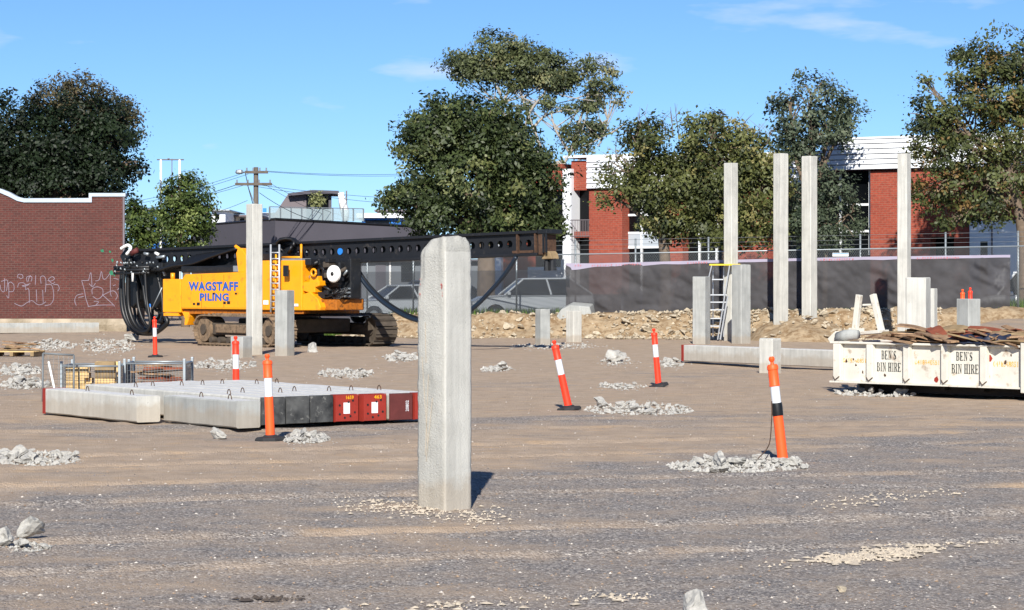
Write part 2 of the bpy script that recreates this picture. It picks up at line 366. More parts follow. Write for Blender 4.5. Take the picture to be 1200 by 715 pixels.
def ground_mat():
    t = NT('dusty gravel lot'); co = t.coords(False)
    at = t.n('ShaderNodeAttribute'); at.attribute_name = 'gravel'
    n1 = t.noise(co, .9, 6, .6)
    sm = t.n('ShaderNodeMapping'); sm.inputs['Scale'].default_value = (.5, 1.15, 1); sm.inputs['Rotation'].default_value = (0, 0, R(-14)); t.l(co, sm.inputs['Vector'])
    n2 = t.noise(sm.outputs['Vector'], 1.1, 7, .62)
    a1 = t.n('ShaderNodeMath', operation='MULTIPLY_ADD'); t.l(n2, a1.inputs[0]); a1.inputs[1].default_value = 1.5; t.l(at.outputs['Fac'], a1.inputs[2])
    a2 = t.n('ShaderNodeMath', operation='MULTIPLY_ADD'); t.l(n1, a2.inputs[0]); a2.inputs[1].default_value = .8; t.l(a1.outputs[0], a2.inputs[2])
    fac = t.ramp(a2.outputs[0], [(0, (0,0,0)), (1, (1,1,1))])
    mr = t.n('ShaderNodeMapRange'); t.l(a2.outputs[0], mr.inputs[0]); mr.inputs[1].default_value = 1.0; mr.inputs[2].default_value = 1.42
    # soil
    soil = t.ramp(t.noise(co, 2.3, 7, .65), [(.3, lin('a08e7b')), (.5, lin('af9c88')), (.72, lin('bdaa95'))])
    soil = t.mix(t.ramp(t.noise(sm.outputs['Vector'], 3.1, 6, .6), [(.52, (0,0,0)), (.7, (.7,.7,.7))]), soil, lin('c3a684'))
    soil = t.mix(t.ramp(t.noise(co, 30, 3, .6), [(.55, (0,0,0)), (.72, (.5,.5,.5))]), soil, lin('8c7d6f'))
    # crushed stone
    vo = t.n('ShaderNodeTexVoronoi'); vo.inputs['Scale'].default_value = 58; t.l(co, vo.inputs['Vector'])
    sv = t.n('ShaderNodeSeparateColor'); t.l(vo.outputs['Color'], sv.inputs[0])
    st = t.ramp(sv.outputs[0], [(0, lin('575350')), (.35, lin('7d7875')), (.75, lin('9a948f')), (.93, lin('b0a89e')), (1, lin('ddd6cc'))])
    st = t.mix(t.ramp(t.noise(co, 1.6, 6, .6), [(.42, (0,0,0)), (.7, (.6,.6,.6))]), st, lin('ab9a88'))
    cc = t.mix(mr.outputs[0], soil, st)
    # pale dust and crushed lime
    du = t.noise(sm.outputs['Vector'], 4.5, 8, .7)
    cc = t.mix(t.ramp(du, [(.64, (0,0,0)), (.74, (.55,.55,.55))]), cc, lin('cbbfae'))
    # oil and damp stains
    ds = t.noise(co, .7, 5, .6)
    cc = t.mix(t.ramp(ds, [(.62, (0,0,0)), (.8, (.28,.28,.28))]), cc, lin('6a5f56'))
    t.l(cc, t.b.inputs['Base Color']); t.b.inputs['Roughness'].default_value = .95; t.b.inputs['Specular IOR Level'].default_value = .15
    h = t.n('ShaderNodeMath', operation='MULTIPLY_ADD'); t.l(vo.outputs['Distance'], h.inputs[0]); h.inputs[1].default_value = -.6; t.l(t.noise(co, 22, 6, .7), h.inputs[2])
    t.bump(h.outputs[0], .8, .022)
    return t.m
M['ground'] = ground_mat()

# ------------------------------------------------------------------ the setting: ground, bank, street
def build_ground():
    ys = [-40, -20, -5, 4]
    y = 330+EYE*FPX/5.0
    D = 8.0
    inv = [1/8.0 - i*(1/8.0-1/150.0)/640 for i in range(641)]
    ys += [1/q for q in inv] + [200, 300, 500, 1000, 2500, 4500]
    xs = list(np.linspace(-1, 1, 301))
    vs, fs, gr = [], [], []
    for y in ys:
        half = max(14, y*.30) if y < 170 else y*.9
        if y < 8: half = 60
        for q in xs:
            x = q*half if y >= 8 else q*60
            vs.append((x, y, gz(x, y)))
            line = 21.6+(x+4.2)*1.15
            g = (line-y)/7
            g = max(-.24, min(.24, g)) + .42*nz3(x*.20, y*.16, 5) + .2*nz3(x*.7, y*.5, 8)
            g += .30*math.exp(-((y-(34.5+.25*x))/1.9)**2)      # gravel showing through between the wheel tracks
            if y < 45:
                for y0, sl in RUTS:
                    dd_ = (y-y0-sl*x-.5*nz3(x*.12, y0, 2))/.3
                    if abs(dd_) < 3: g -= .22*math.exp(-dd_*dd_)*(.6+.8*nz3(x*.5, y0, 4))
            if y > 45: g -= .08
            gr.append(g)
    nx = len(xs)
    for j in range(len(ys)-1):
        for i in range(nx-1):
            fs.append((j*nx+i, j*nx+i+1, (j+1)*nx+i+1, (j+1)*nx+i))
    me = bpy.data.meshes.new('ground'); me.from_pydata(vs, [], fs); me.update(); me.shade_smooth()
    a = me.attributes.new('gravel', 'FLOAT', 'POINT'); a.data.foreach_set('value', np.array(gr, dtype=np.float32))
    me.materials.append(M['ground'])
    o = bpy.data.objects.new('ground', me); COL.objects.link(o)
    tag(o, 'dusty brown and grey gravel lot', None, kind='structure')
build_ground()

def bank_h(u): return .80+.25*sstep(-2, 17, u)
def bank_z(u, v):
    b = bank_h(u)
    up = sstep(-2.5-.4*nz3(u*.6, 1), -.75, v); dn = sstep(1.3, 2.6, v)
    z = (b*up*(1-dn) + .33*dn)*sstep(-7.4, -5.2, u+.4*nz3(v, 0, 5))
    return z
def build_bank():
    vs, fs = [], []
    us = np.arange(-7.5, 26, .16); vv = np.arange(-3.2, 3.2, .16)
    for u in us:
        for v in vv:
            z = bank_z(u, v)
            amp = .16*sstep(-2.8, -2, v)*(1-sstep(-.5, -.1, v))
            z += amp*nz3(u*1.4, v*1.4, 2)+amp*.7*nz3(u*4, v*4, 7) - .02
            w = FENCE.world(u, v)
            g = gz(w.x, w.y)
            if v < -.6: z = max(z, g-.02) if g > .3 else z + g*0
            vs.append((w.x, w.y, z))
    n = len(vv)
    for i in range(len(us)-1):
        for j in range(n-1): fs.append((i*n+j, (i+1)*n+j, (i+1)*n+j+1, i*n+j+1))
    me = bpy.data.meshes.new('sand_bank'); me.from_pydata(vs, [], fs); me.update(); me.shade_smooth(); me.materials.append(M['sand'])
    o = bpy.data.objects.new('sand_bank', me); COL.objects.link(o)
    return tag(o, 'pale sandy bank of limestone fill below the wire fence', None, kind='structure')
bank = build_bank()
b = MB(); b.poly([FENCE.world(-14, 2.4, .335), FENCE.world(60, 2.4, .335), FENCE.world(60, 60, .335), FENCE.world(-14, 60, .335)])
tag(b.build('street', M['asphalt']), 'grey asphalt street behind the fence', None, kind='structure')

# rocks -------------------------------------------------------------------------------------------
def rock_mesh(seed, m, sub=2, flat=.75):
    import bmesh
    bm = bmesh.new(); bmesh.ops.create_icosphere(bm, subdivisions=sub, radius=.5)
    rnd = random.Random(seed)
    cuts = []
    for _ in range(9):
        n = Vector((rnd.uniform(-1,1), rnd.uniform(-1,1), rnd.uniform(-1,1))).normalized(); cuts.append((n, rnd.uniform(.16, .36)))
    for v in bm.verts:
        for n, d in cuts:
            e = v.co.dot(n)-d
            if e > 0: v.co -= n*e
        v.co += v.co.normalized()*(.10*noise.noise(v.co*4+Vector((seed, 0, 0)))+.06*noise.noise(v.co*9+Vector((0, seed, 0)))+.035*noise.noise(v.co*20))
        v.co.z *= flat
    me = bpy.data.meshes.new('rock'); bm.to_mesh(me); bm.free(); me.materials.append(m)
    return me
ROCK = [rock_mesh(i, M['rubble'], 3) for i in range(8)]
LIME = [rock_mesh(20+i, M['limestone']) for i in range(8)]
def put_rock(me, name, loc, size, parent=None, rnd=random, squash=1.0, keep=False):
    o = bpy.data.objects.new(name, me); COL.objects.link(o)
    o.location = loc; o.scale = (size*rnd.uniform(.8, 1.3), size*rnd.uniform(.8, 1.3), size*rnd.uniform(.5, .9)*squash)
    o.rotation_euler = (rnd.uniform(-.5, .5), rnd.uniform(-.5, .5), rnd.uniform(0, 6.28))
    if parent is not None:
        o.parent = parent
    return o
rr = random.Random(3)
n = 0
while n < 290:
    u = rr.uniform(-6.6, 13.5)
    if rr.random() < .35 and u > 3: pass
    v = rr.uniform(-2.9, -1.5) if rr.random() < .62 else rr.uniform(-1.5, -.45)
    dens = .16 + .84*sstep(1, 6, u) if u < 9 else .45
    if rr.random() > dens: continue
    w = FENCE.world(u, v)
    s = rr.choice((.16, .2, .22, .28, .34, .45)) * (1.0 if v > -2.2 else .8)
    z = bank_z(u, v)
    put_rock(rr.choice(LIME), 'limestone_rock', (w.x, w.y, z+s*.12), s, bank, rr); n += 1

def bank_frags():
    rs = np.random.RandomState(4); pts = []; sz = []
    for _ in range(4200):
        u = rs.uniform(-6.8, 14); v = rs.uniform(-3.0, -.35); w = FENCE.world(u, v); s = .03+.13*rs.uniform()**2
        
        if u < 3 and rs.uniform() > .3: continue
        pts.append((w.x, w.y, bank_z(u, v)+s*.15)); sz.append(s)
    tag(quads_mesh('limestone_fragments', shard_cloud(pts, sz, rs, .8), M['limestone'], bank, 3), None, None, kind='stuff')
def shard_cloud(pts, sizes, rnd, flat=.6):
    """many small angular stones in one mesh (deformed octahedra)"""
    n = len(pts)
    base = np.array([(1,0,0),(-1,0,0),(0,1,0),(0,-1,0),(0,0,1),(0,0,-1)], float)
    tri = [(0,2,4),(2,1,4),(1,3,4),(3,0,4),(2,0,5),(1,2,5),(3,1,5),(0,3,5)]
    V = base[None]*rnd.uniform(.6, 1.25, (n, 6, 1)); V[:, :, 2] *= flat
    an = rnd.uniform(0, 6.283, n); c, s = np.cos(an), np.sin(an)
    x = V[:, :, 0]*c[:, None]-V[:, :, 1]*s[:, None]; y = V[:, :, 0]*s[:, None]+V[:, :, 1]*c[:, None]
    V[:, :, 0] = x; V[:, :, 1] = y
    V = V*(np.array(sizes)[:, None, None]*.5) + np.array(pts)[:, None, :]
    return np.concatenate([V[:, t, :] for t in tri], 0)   # (8n,3,3)
bank_frags()
NR = np.random.RandomState(11)
def scatter_stones(name, label, N, m, smin, smax, dmin, dmax, cond=None):
    pts, sz = [], []
    while len(pts) < N:
        D = 1/NR.uniform(1/dmax, 1/dmin); x = NR.uniform(-.235, .235)*D
        if cond and not cond(x, D): continue
        s = smin+(smax-smin)*NR.uniform()**3
        pts.append((x, D, gz(x, D)+s*.1)); sz.append(s)
    o = quads_mesh(name, shard_cloud(pts, sz, NR), m, None, 3)
    tag(o, label, 'stones', kind='stuff')
M['chip_grey'] = mat('grey crushed stone', '807a77', .95, var=.4, scale=1.1, bump=0)
M['chip_pale'] = mat('pale stone chips', 'c5beb4', .95, var=.25, scale=1.1, bump=0)
M['chip_brown'] = mat('brown soil clods', '97826e', .95, var=.3, scale=1.1, bump=0)
scatter_stones('crushed_stone', 'grey crushed stone strewn over the gravel lot', 16000, M['chip_grey'], .010, .032, 11, 40, lambda x, D: D < 21.6+(x+4.2)*1.15+NR.normal()*4)
scatter_stones('pale_chips', 'tiny pale stone chips strewn over the lot', 3200, M['chip_pale'], .006, .034, 11, 75)
scatter_stones('soil_clods', 'small brown soil clods strewn over the lot', 5000, M['chip_brown'], .008, .03, 11, 60)

def chalk_patch(name, label, strip, n, m, seed, w=.35, smin=.03, smax=.2):
    """flat crumbs of lime lying along a line on the ground"""
    r = np.random.RandomState(seed); tris = []
    a, bb = strip
    for _ in range(n):
        t = r.uniform(); c = a.lerp(bb, t)
        if nz3(c.x*2.3+seed, c.y*1.1, seed) < -.05+.5*(r.uniform()-.5): continue
        off = r.normal()*w*.4
        x, y = c.x+r.normal()*.12, c.y+off
        s = smin+(smax-smin)*r.uniform()**3
        z = gz(x, y)+.008
        k = 7; ang = np.sort(r.uniform(0, 6.283, k)); rad = s*r.uniform(.5, 1, k)
        ring = [(x+math.cos(q)*p*1.3, y+math.sin(q)*p*1.5, z) for j, (q, p) in enumerate(zip(ang, rad))]
        for j in range(k):
            tris.append([(x, y, z+.012), ring[j], ring[(j+1) % k]])
    o = quads_mesh(name, np.array(tris), m, None, 3)
    tag(o, label, 'crushed lime', kind='stuff')
M['lime'] = mat('crushed lime', 'b9ad9b', .95, var=.12, scale=9, bump=.5, bscale=60)
chalk_patch('crushed_lime', 'crumbled white lime streak on the grey gravel right of the pile', (G(905, 668), G(1140, 634)), 1100, M['lime'], 1, .30, .008, .055)
chalk_patch('crushed_lime', 'crumbled white lime smear at the near edge of the lot', (G(420, 712), G(760, 700)), 240, M['lime'], 2, .3, .006, .045)
chalk_patch('crushed_lime', 'crumbled lime around the foot of the broken foreground pile', (G(405, 590), G(590, 604)), 380, M['lime'], 3, .9, .006, .035)
chalk_patch('crushed_lime', 'thin lime crumbs beside the leaning post with black band', (G(960, 592), G(1110, 578)), 140, M['lime'], 4, .6, .006, .035)

M['damp'] = mat('damp dark soil', '4a423c', .95, var=.15, bump=.3)
chalk_patch('damp_patch', 'dark damp spot on the near gravel', (G(308, 700), G(340, 699)), 160, M['damp'], 6, .16, .01, .05)
def heap(label, x0, x1, y0, y1, nbig, nsmall, smax, seed, name='rubble_heap', big=None, meshes=None, mm=None, cat='rubble'):
    """broken concrete lying on the ground between photo columns x0..x1 and rows y0..y1"""
    r = random.Random(seed); c = G((x0+x1)/2, (y0+y1)/2)
    c.z = 0
    t = thing(name, label, cat, c)
    def spot():
        while True:
            a, bq = r.uniform(-1, 1), r.uniform(-1, 1)
            if a*a+bq*bq < 1: break
        p = G((x0+x1)/2+a*(x1-x0)/2, (y0+y1)/2+bq*(y1-y0)/2*.8); return p, 1-(a*a+bq*bq)
    lst = [(spot(), smax*(.45+.55*r.random())) for _ in range(nbig)]
    for (p, k), s in lst:
        q = p-c; q.z = gz(p.x, p.y)+s*.22+k*smax*.22
        put_rock(r.choice(meshes or ROCK), 'chunk', q, s, t, r)
    for bx, by, s in (big or []):
        p = G(bx, by); q = p-c; q.z = gz(p.x, p.y)+s*.3
        put_rock(r.choice(meshes or ROCK), 'chunk', q, s, t, r, 1.2)
    nsmall = int(nsmall*2.2)
    if nsmall:
        rs = np.random.RandomState(seed); pts = []; sz = []
        for _ in range(nsmall):
            p, k = spot(); s = smax*(.06+.5*r.random()**2.2); q = p-c; pts.append((q.x, q.y, gz(p.x, p.y)+s*.1+k*smax*.12*r.random())); sz.append(s)
        tag(quads_mesh('fragments', shard_cloud(pts, sz, rs, .8), mm or M['rubble'], t, 3), None, None, kind='stuff')
    rs = np.random.RandomState(seed+50); n_ = 260; an = rs.uniform(0, 6.283, n_); rad = rs.normal(0, .62, n_)
    pts = []
    for q_, r2 in zip(an, rad):
        p = G((x0+x1)/2+math.cos(q_)*r2*(x1-x0)/2, max(HY+20, (y0+y1)/2+math.sin(q_)*r2*(y1-y0)/2)); q = p-c; pts.append((q.x, q.y, gz(p.x, p.y)+.003))
    sc_ = c.y/27.0
    tag(quads_mesh('dust_fines', shard_cloud(pts, rs.uniform(.008, .035, n_)*sc_, rs, .5), mm or M['rubble'], t, 3), None, None, kind='stuff')
    return t
HEAPS = [
 ('pale rubble heap at the open lot edge across from the stacked piles', 0, 92, 528, 548, 20, 260, .16, 1, [(8, 536, .26), (20, 538, .24), (34, 541, .2)]),
 ('two large broken concrete lumps on grey gravel with white crumbs', 2, 62, 634, 648, 4, 90, .10, 2, [(8, 640, .27), (42, 634, .30), (26, 644, .12)]),
 ('rubble heap beside the rubber base of the upright orange post', 330, 386, 506, 521, 22, 200, .15, 3, [(352, 512, .22)]),
 ('low rubble on bare soil below the rear of the tracks', 372, 438, 432, 444, 16, 160, .20, 4, None),
 ('flat pale rubble slab pile in front of the far track', 448, 490, 414, 424, 9, 60, .32, 5, None),
 ('small flat rubble scatter right of the foreground pile', 562, 600, 428, 436, 6, 50, .26, 6, None),
 ('tilted broken concrete stub with crumbs near the short stumps', 704, 740, 416, 430, 6, 60, .2, 7, [(722, 424, .62)]),
 ('rubble scatter at the red end of the lying concrete pile', 772, 802, 422, 431, 8, 60, .24, 8, None),
 ('rubble row left of the leaning red and white post', 702, 758, 449, 457, 12, 80, .17, 9, None),
 ('long rubble row beside the strongly tilted orange post', 684, 812, 472, 489, 30, 300, .16, 10, [(705, 478, .30), (742, 483, .24), (760, 486, .2)]),
 ('flat pale rubble around the post with the black band', 782, 948, 537, 553, 30, 420, .16, 11, [(868, 545, .22), (845, 546, .24), (928, 546, .2)]),
 ('white rubble heap behind the timber pallet', 28, 90, 400, 411, 16, 120, .30, 12, None),
 ('rubble strewn in front of the old brick wall', 92, 160, 396, 416, 14, 160, .24, 13, None),
 ('grey rubble heap left of the mesh cages', 0, 48, 428, 440, 14, 120, .26, 14, None),
 ('rubble heap in front of the left mesh cage', 0, 56, 444, 457, 16, 160, .22, 15, [(24, 448, .3)]),
 ('pale rubble lying along the underside of the white bin', 976, 1082, 454, 466, 26, 200, .19, 16, [(1010, 459, .28), (1058, 462, .26)]),
 ('small rubble scatter between the mesh cage and the rig', 218, 300, 421, 436, 12, 140, .2, 17, None),
 ('rubble crumbs around the foot of the short concrete stumps', 600, 700, 402, 410, 12, 150, .18, 18, None),
]
for L, x0, x1, y0, y1, nb, ns, sm, sd_, bigs in HEAPS: heap(L, x0, x1, y0, y1, nb, ns, sm, sd_, big=bigs)
def lump(label, px, py, s, seed, me=None, cat='rubble', squash=1.2, name='concrete_lump'):
    p = G(px, py); p.z = gz(p.x, p.y)+s*.25
    o = put_rock((me or ROCK)[seed % 8], name, p, s, None, random.Random(seed), squash); tag(o, label, cat)
lump('pale jagged concrete lump at the very edge of the near gravel', 814, 716, .26, 4)
lump('single round cream stone on the near gravel', 985, 693, .085, 5, LIME, 'stone', 1, 'cream_stone')
lump('squarish grey concrete block under the hanging hoses', 156, 401, .55, 2)
lump('upright white rubble lump near the grey far track', 366, 413, .55, 4)
lump('rectangular white concrete offcut beside the upright orange post', 258, 513, .24, 6)

# sand mound round two of the tall piles
def mound(label, px0, px1, D, h, ry, seed):
    a, c = P(px0, 400, D), P(px1, 400, D); cx, rx = (a.x+c.x)/2, (c.x-a.x)/2
    vs, fs = [], []; N = 48
    for i in range(N+1):
        for j in range(N+1):
            x, y = -1+2*i/N, -1+2*j/N; d = math.hypot(x, y)
            k = max(0, 1-d*d); z = h*k**.8*(1+.25*nz3(x*4, y*4, seed)) + .06*nz3(x*11, y*11, seed)*min(1, k*4) - .06
            vs.append((x*rx, y*ry, z))
    for i in range(N):
        for j in range(N): fs.append((i*(N+1)+j, (i+1)*(N+1)+j, (i+1)*(N+1)+j+1, i*(N+1)+j+1))
    m = MB(); m.v = vs; m.f = fs
    o = m.build('sand_mound', M['sand'], None, True, loc=(cx, D, 0)); tag(o, label, None, kind='structure'); return o
sm_ = mound('pale sand mound around the tall piles', 872, 1004, 83.2, .80, 3.0, 4)
rr = random.Random(8)
for i in range(40):
    x, y = rr.uniform(-1, 1), rr.uniform(-1, .2)
    k = max(0, 1-x*x-y*y)
    if k < .08: continue
    put_rock(rr.choice(LIME), 'limestone_rock', (x*1.85, y*3.0, .80*k**.8), rr.uniform(.12, .3), sm_, rr)

# ------------------------------------------------------------------ concrete piles
def pile_mesh(side, h, seed, brk=.02, rough=.004, cham=.02, lean=(0, 0)):
    """square pile with chamfered corners, rows of slightly uneven cross sections and a broken top"""
    r = random.Random(seed); per = 6; ring = []
    s = side/2
    cor = [(-s,-s),(s,-s),(s,s),(-s,s)]
    for k in range(4):
        a, bq = Vector(cor[k]), Vector(cor[(k+1) % 4]); d = (bq-a).normalized(); L = (bq-a).length
        for i in range(per+1): ring.append(a+d*(cham+(L-2*cham)*i/per))
    nr = len(ring); rows = []
    zs = list(np.linspace(-.15, h-max(brk, .02)*2.2, 22)) + [h-max(brk,.02)*q for q in (1.5, 1.0, .6, .25, 0)]
    m = MB(); top0 = len(zs)-5
    for j, z in enumerate(zs):
        for i, p in enumerate(ring):
            n3 = noise.noise((p.x*7, p.y*7+seed*3, z*5)); n4 = noise.noise((p.x*22, p.y*22+seed, z*22))
            k = 1+rough*(n3*1.5+n4*1.2)/side
            zz = z
            if j >= top0:
                q = (j-top0+1)/5
                k *= 1-q**3*(.05+min(.16, .9*brk)*max(0, .55+.8*noise.noise((p.x*5+seed, p.y*5, 0))))
                zz = z - brk*.9*q*max(0, .3+noise.noise((p.x*6+seed*2, p.y*6, 4)))
                k *= 1+.03*n4*min(1, brk/.05)
            m.v.append((p.x*k+lean[0]*z, p.y*k+lean[1]*z, zz))
    for j in range(len(zs)-1):
        for i in range(nr): m.f.append((j*nr+i, j*nr+(i+1) % nr, (j+1)*nr+(i+1) % nr, (j+1)*nr+i))
    c = len(m.v); m.v.append((lean[0]*h, lean[1]*h, h-(.2*brk)))
    L = (len(zs)-1)*nr
    for i in range(nr): m.f.append((L+i, L+(i+1) % nr, c))
    return m
def pile(label, xl, xr, yt, D, z0=0.0, rot=42, seed=1, brk=.02, m='concrete', rough=.004, lean=(0,0), group=None, name='concrete_pile'):
    a = R(rot); w = (xr-xl)/FPX*D; side = w/(abs(math.cos(a))+abs(math.sin(a)))
    c = P((xl+xr)/2, yt, D); h = c.z-z0
    o = pile_mesh(side, h, seed, brk, rough, side*.05, lean).build(name, M[m], None, False, loc=(c.x, D, z0), rotz=a)
    return tag(o, label, 'pile', group)
def gd(y): return EYE*FPX/(y-HY)
M['scabbled'] = concrete('scabbled concrete', 'b1b0a9', .14, 55, 1.0)
def broken_pile(label, xl, xr, yt, D, rot, seed):
    a = R(rot); w = (xr-xl)/FPX*D; side = w/(math.cos(a)+math.sin(a)); c = P((xl+xr)/2, yt, D); h = c.z; s = side/2
    per = 14; ring = []; sid = []
    cor = [(-s,-s),(s,-s),(s,s),(-s,s)]
    for k in range(4):
        p0, p1 = Vector(cor[k]), Vector(cor[(k+1) % 4])
        for i in range(per): ring.append(p0.lerp(p1, (i+.12)/(per-.76) if i < per-1 else .955)); sid.append(k)
    nr = len(ring); m = MB(); mi = []
    zs = list(np.linspace(-.2, h-.16, 70))+[h-q for q in (.13, .10, .07, .045, .025, .012, .004)]
    for j, z in enumerate(zs):
        for p, k in zip(ring, sid):
            d = p.normalized(); lat = p.x*math.cos(a)-p.y*math.sin(a)
            f = noise.noise((p.x*9, p.y*9, z*9+seed)); g = noise.noise((p.x*30, p.y*30, z*30))
            dd = (.0015*f+.002*g) if k != 3 else (.006*f+.0045*g)
            if max(abs(p.x), abs(p.y)) > s*.9 and min(abs(p.x), abs(p.y)) > s*.85: dd += -.007*max(0, noise.noise((p.x*3, p.y*3, z*14)))-.003     # chipped arrises
            if lat < -s*1.1: dd += -.022*sstep(1.85, 2.05, z)+.006*noise.noise((1, 2, z*9))
            q = p+d*dd; zz = z
            e_ = z-(h-.16)
            if e_ > 0:
                t_ = e_/.16; sh = (.42*t_**1.7 if lat < -.04 else .20*t_**2.6)*(1+.35*noise.noise((p.x*8+3, p.y*8, 1)))
                q = q*(1-sh); zz = z+.018*t_*noise.noise((p.x*12, p.y*12, 7))-.02*t_*max(0, -lat/s)+.008*t_*g
            m.v.append((q.x, q.y, zz))
    for j in range(len(zs)-1):
        for i in range(nr): m.f.append((j*nr+i, j*nr+(i+1) % nr, (j+1)*nr+(i+1) % nr, (j+1)*nr+i)); mi.append(1 if (sid[i] == 3 or zs[j] > h-.15) else 0)
    cc = len(m.v); m.v.append((.01, .0, h+.002)); L = (len(zs)-1)*nr
    for i in range(nr): m.f.append((L+i, L+(i+1) % nr, cc)); mi.append(1)
    o = m.build('concrete_pile', M['concrete'], None, False, loc=(c.x, D, 0), rotz=a); o.data.materials.append(M['scabbled'])
    o.data.polygons.foreach_set('material_index', mi); o.data.shade_smooth()
    tag(o, label, 'pile')
    # red crayon marks and pale scrape lines on the two near faces
    rd = random.Random(2)
    for (fx, z0_, n_) in ((-.92, 1.90, 7), (-.06, 1.86, 9)):
        for k in range(n_):
            lx = fx*s; y_ = lx+rd.uniform(-.02, .02); zz = z0_+rd.uniform(-.09, .07); e = MB()
            # left near face is the plane x = -s (local)
            yy = -s+(1+fx)*0 + (abs(fx))*2*s*.93 + rd.uniform(-.015, .015); yy = max(-s+.012, min(s-.02, yy))
            e.poly([(-s-.0085, yy, zz), (-s-.0085, yy+rd.uniform(.004, .014), zz+.004), (-s-.0085, yy+.008, zz+rd.uniform(.01, .03))]); e.build('crayon_mark', M['red_chalk'], o)
    for (y0_, z0_, y1_, z1_) in ((.10, 1.30, .03, .55), (.02, 1.15, .06, .45), (-.03, .95, .05, .40), (.06, 1.6, .05, 1.25)):
        e = MB(); w_ = .004; e.poly([(-s-.0085, y0_-w_, z0_), (-s-.0085, y1_-w_, z1_), (-s-.0085, y1_+w_, z1_), (-s-.0085, y0_+w_, z0_)]); e.build('scrape_line', M['lime'], o)
    return o
broken_pile('thick weathered concrete pile with broken rounded top, standing alone in the foreground', 489, 553, 277.5, gd(594), 46, 4)
TP = 'tall piles before the fence'
pile('tall slim concrete pile standing in front of the yellow machine', 288, 308, 239, gd(415), 0, 38, 2, .015)
pile('waist high concrete pile beside the tall one in front of the yellow machine', 322, 345, 340, gd(416), 0, 62, 3, .015, 'concrete_old')
pile('knee high concrete stub at the foot of the tall pile by the machine', 270, 296, 394, gd(418), 0, 55, 5, .02, 'concrete_old', name='concrete_stub')
pile('low concrete stump standing clear of the dark slab, among rubble', 627, 645, 362, gd(405), 0, 30, 6, .03, 'concrete_old')
pile('low concrete stump directly in front of the tilted concrete slab', 663, 682, 364, gd(401), 0, 40, 7, .02)
pile('concrete stump to the left of the stepladder', 811, 833, 324, gd(403), 0, 62, 8, .015, 'concrete_old')
pile('concrete stump to the right of the stepladder, its top under the ladder', 857, 880, 310, gd(402), 0, 40, 9, .015, 'concrete_old')
pile('tall slim concrete pile behind the stepladder', 848, 865, 191, 82.0, .0, 44, 10, .015)
pile('tallest slim pile standing in the sand mound, twin on its right', 906, 924, 180, 82.4, .3, 40, 11, .012)
pile('tall slim pile in the sand mound, right of its taller twin', 939, 958, 183, 83.2, .3, 47, 12, .02)
pile('tall slim concrete pile rising behind the loaded white bin', 1051, 1068, 180, 78.0, 0, 58, 13, .015)
pile('thick short concrete pile right behind the loaded white bin', 1060, 1092, 325, 52, 0, 66, 14, .02, 'concrete')
pile('narrow short concrete pile half hidden behind a thicker one', 1084, 1099, 338, 54, 0, 60, 15, .02)
pile('short concrete stump with two orange post tops showing above it', 1121, 1149, 350, 57, 0, 35, 16, .02, 'concrete_old')
pile('low concrete stump with chipped top before the lying pile', 889, 916, 396, gd(437), 0, 50, 17, .04, 'concrete')
# flaked grey mark and red crayon on the foreground pile

# ------------------------------------------------------------------ orange warning posts
def lathe(prof, n=18):
    m = MB()
    for r_, z in prof:
        for k in range(n): m.v.append((r_*math.cos(2*math.pi*k/n), r_*math.sin(2*math.pi*k/n), z))
    for j in range(len(prof)-1):
        for k in range(n): m.f.append((j*n+k, j*n+(k+1) % n, (j+1)*n+(k+1) % n, (j+1)*n+k))
    m.f.append(tuple(range(n))[::-1]); L = (len(prof)-1)*n; m.f.append(tuple(range(L, L+n)))
    return m
def auto(o):
    o.data.shade_smooth()
    e = o.modifiers.new('edges', 'EDGE_SPLIT'); e.split_angle = R(35); return o
def post(label, px, py, tx, ty, base=True, m='orange', band=False, D=None, z=None, buried=0, basetilt=0):
    p = G(px, py) if D is None else P(px, py, D)
    if D is None: p.z = gz(p.x, p.y)-buried
    else: p.z = z
    h = 1.10
    top = P(tx, ty, p.y); tilt = math.atan2(top.x-p.x, top.z-p.z)
    s = (Vector((top.x, top.z))-Vector((p.x, p.z))).length/h
    t = thing('warning_post', label, 'bollard', p, 0, 'orange and white warning posts'); t.rotation_euler = (0, tilt, random.uniform(0, 3)*0)
    t.scale = (1, 1, s)
    auto(lathe([(.066, .0), (.064, .03), (.058, .10), (.054, .56)]).build('lower_sleeve', M[m], t))
    auto(lathe([(.0515, .56), (.0515, .80)]).build('reflective_band', M['reflect'], t))
    auto(lathe([(.058, .80), (.058, .815), (.055, .82), (.055, .965), (.062, .97), (.062, 1.0), (.05, 1.02)]).build('upper_sleeve', M[m], t))
    auto(lathe([(.022, 1.02), (.018, 1.045), (.03, 1.06), (.034, 1.08), (.022, 1.10)]).build('knob', M[m], t))
    if base:
        bo = lathe([(.20, -.005), (.20, .025), (.185, .045), (.10, .055), (.075, .075)], 8).build('base', M['dark_base'], t)
        bo.rotation_euler = (0, basetilt, .39)
    if band:
        auto(lathe([(.059, .50), (.061, .52), (.061, .61), (.059, .63)]).build('black_band', M['rubber'], t))
    return t
post('upright orange post with white band on a rubber base beside the stacked piles', 317, 515, 313, 415)
post('upright red and white post behind the stacked piles', 277, 470, 276, 394, m='red_orange')
post('thin red and white post standing near the rig\'s hanging hoses', 182, 418, 181, 371, base=True, m='red_orange')
post('strongly tilted orange and white post with rubber base in the middle of the lot', 667, 481, 649, 399, m='red_orange', basetilt=.1)
post('slightly leaning red and white post behind a rubble row', 772, 453, 766, 385, m='red_orange', basetilt=-.16)
tb = post('leaning orange post with a black band, standing in flat rubble', 918, 540, 904, 418, base=False, band=True, buried=.03)
post('orange post top showing above a concrete stump, white band just visible', 1128, 410, 1128, 339, D=64.5, z=.62, m='orange')
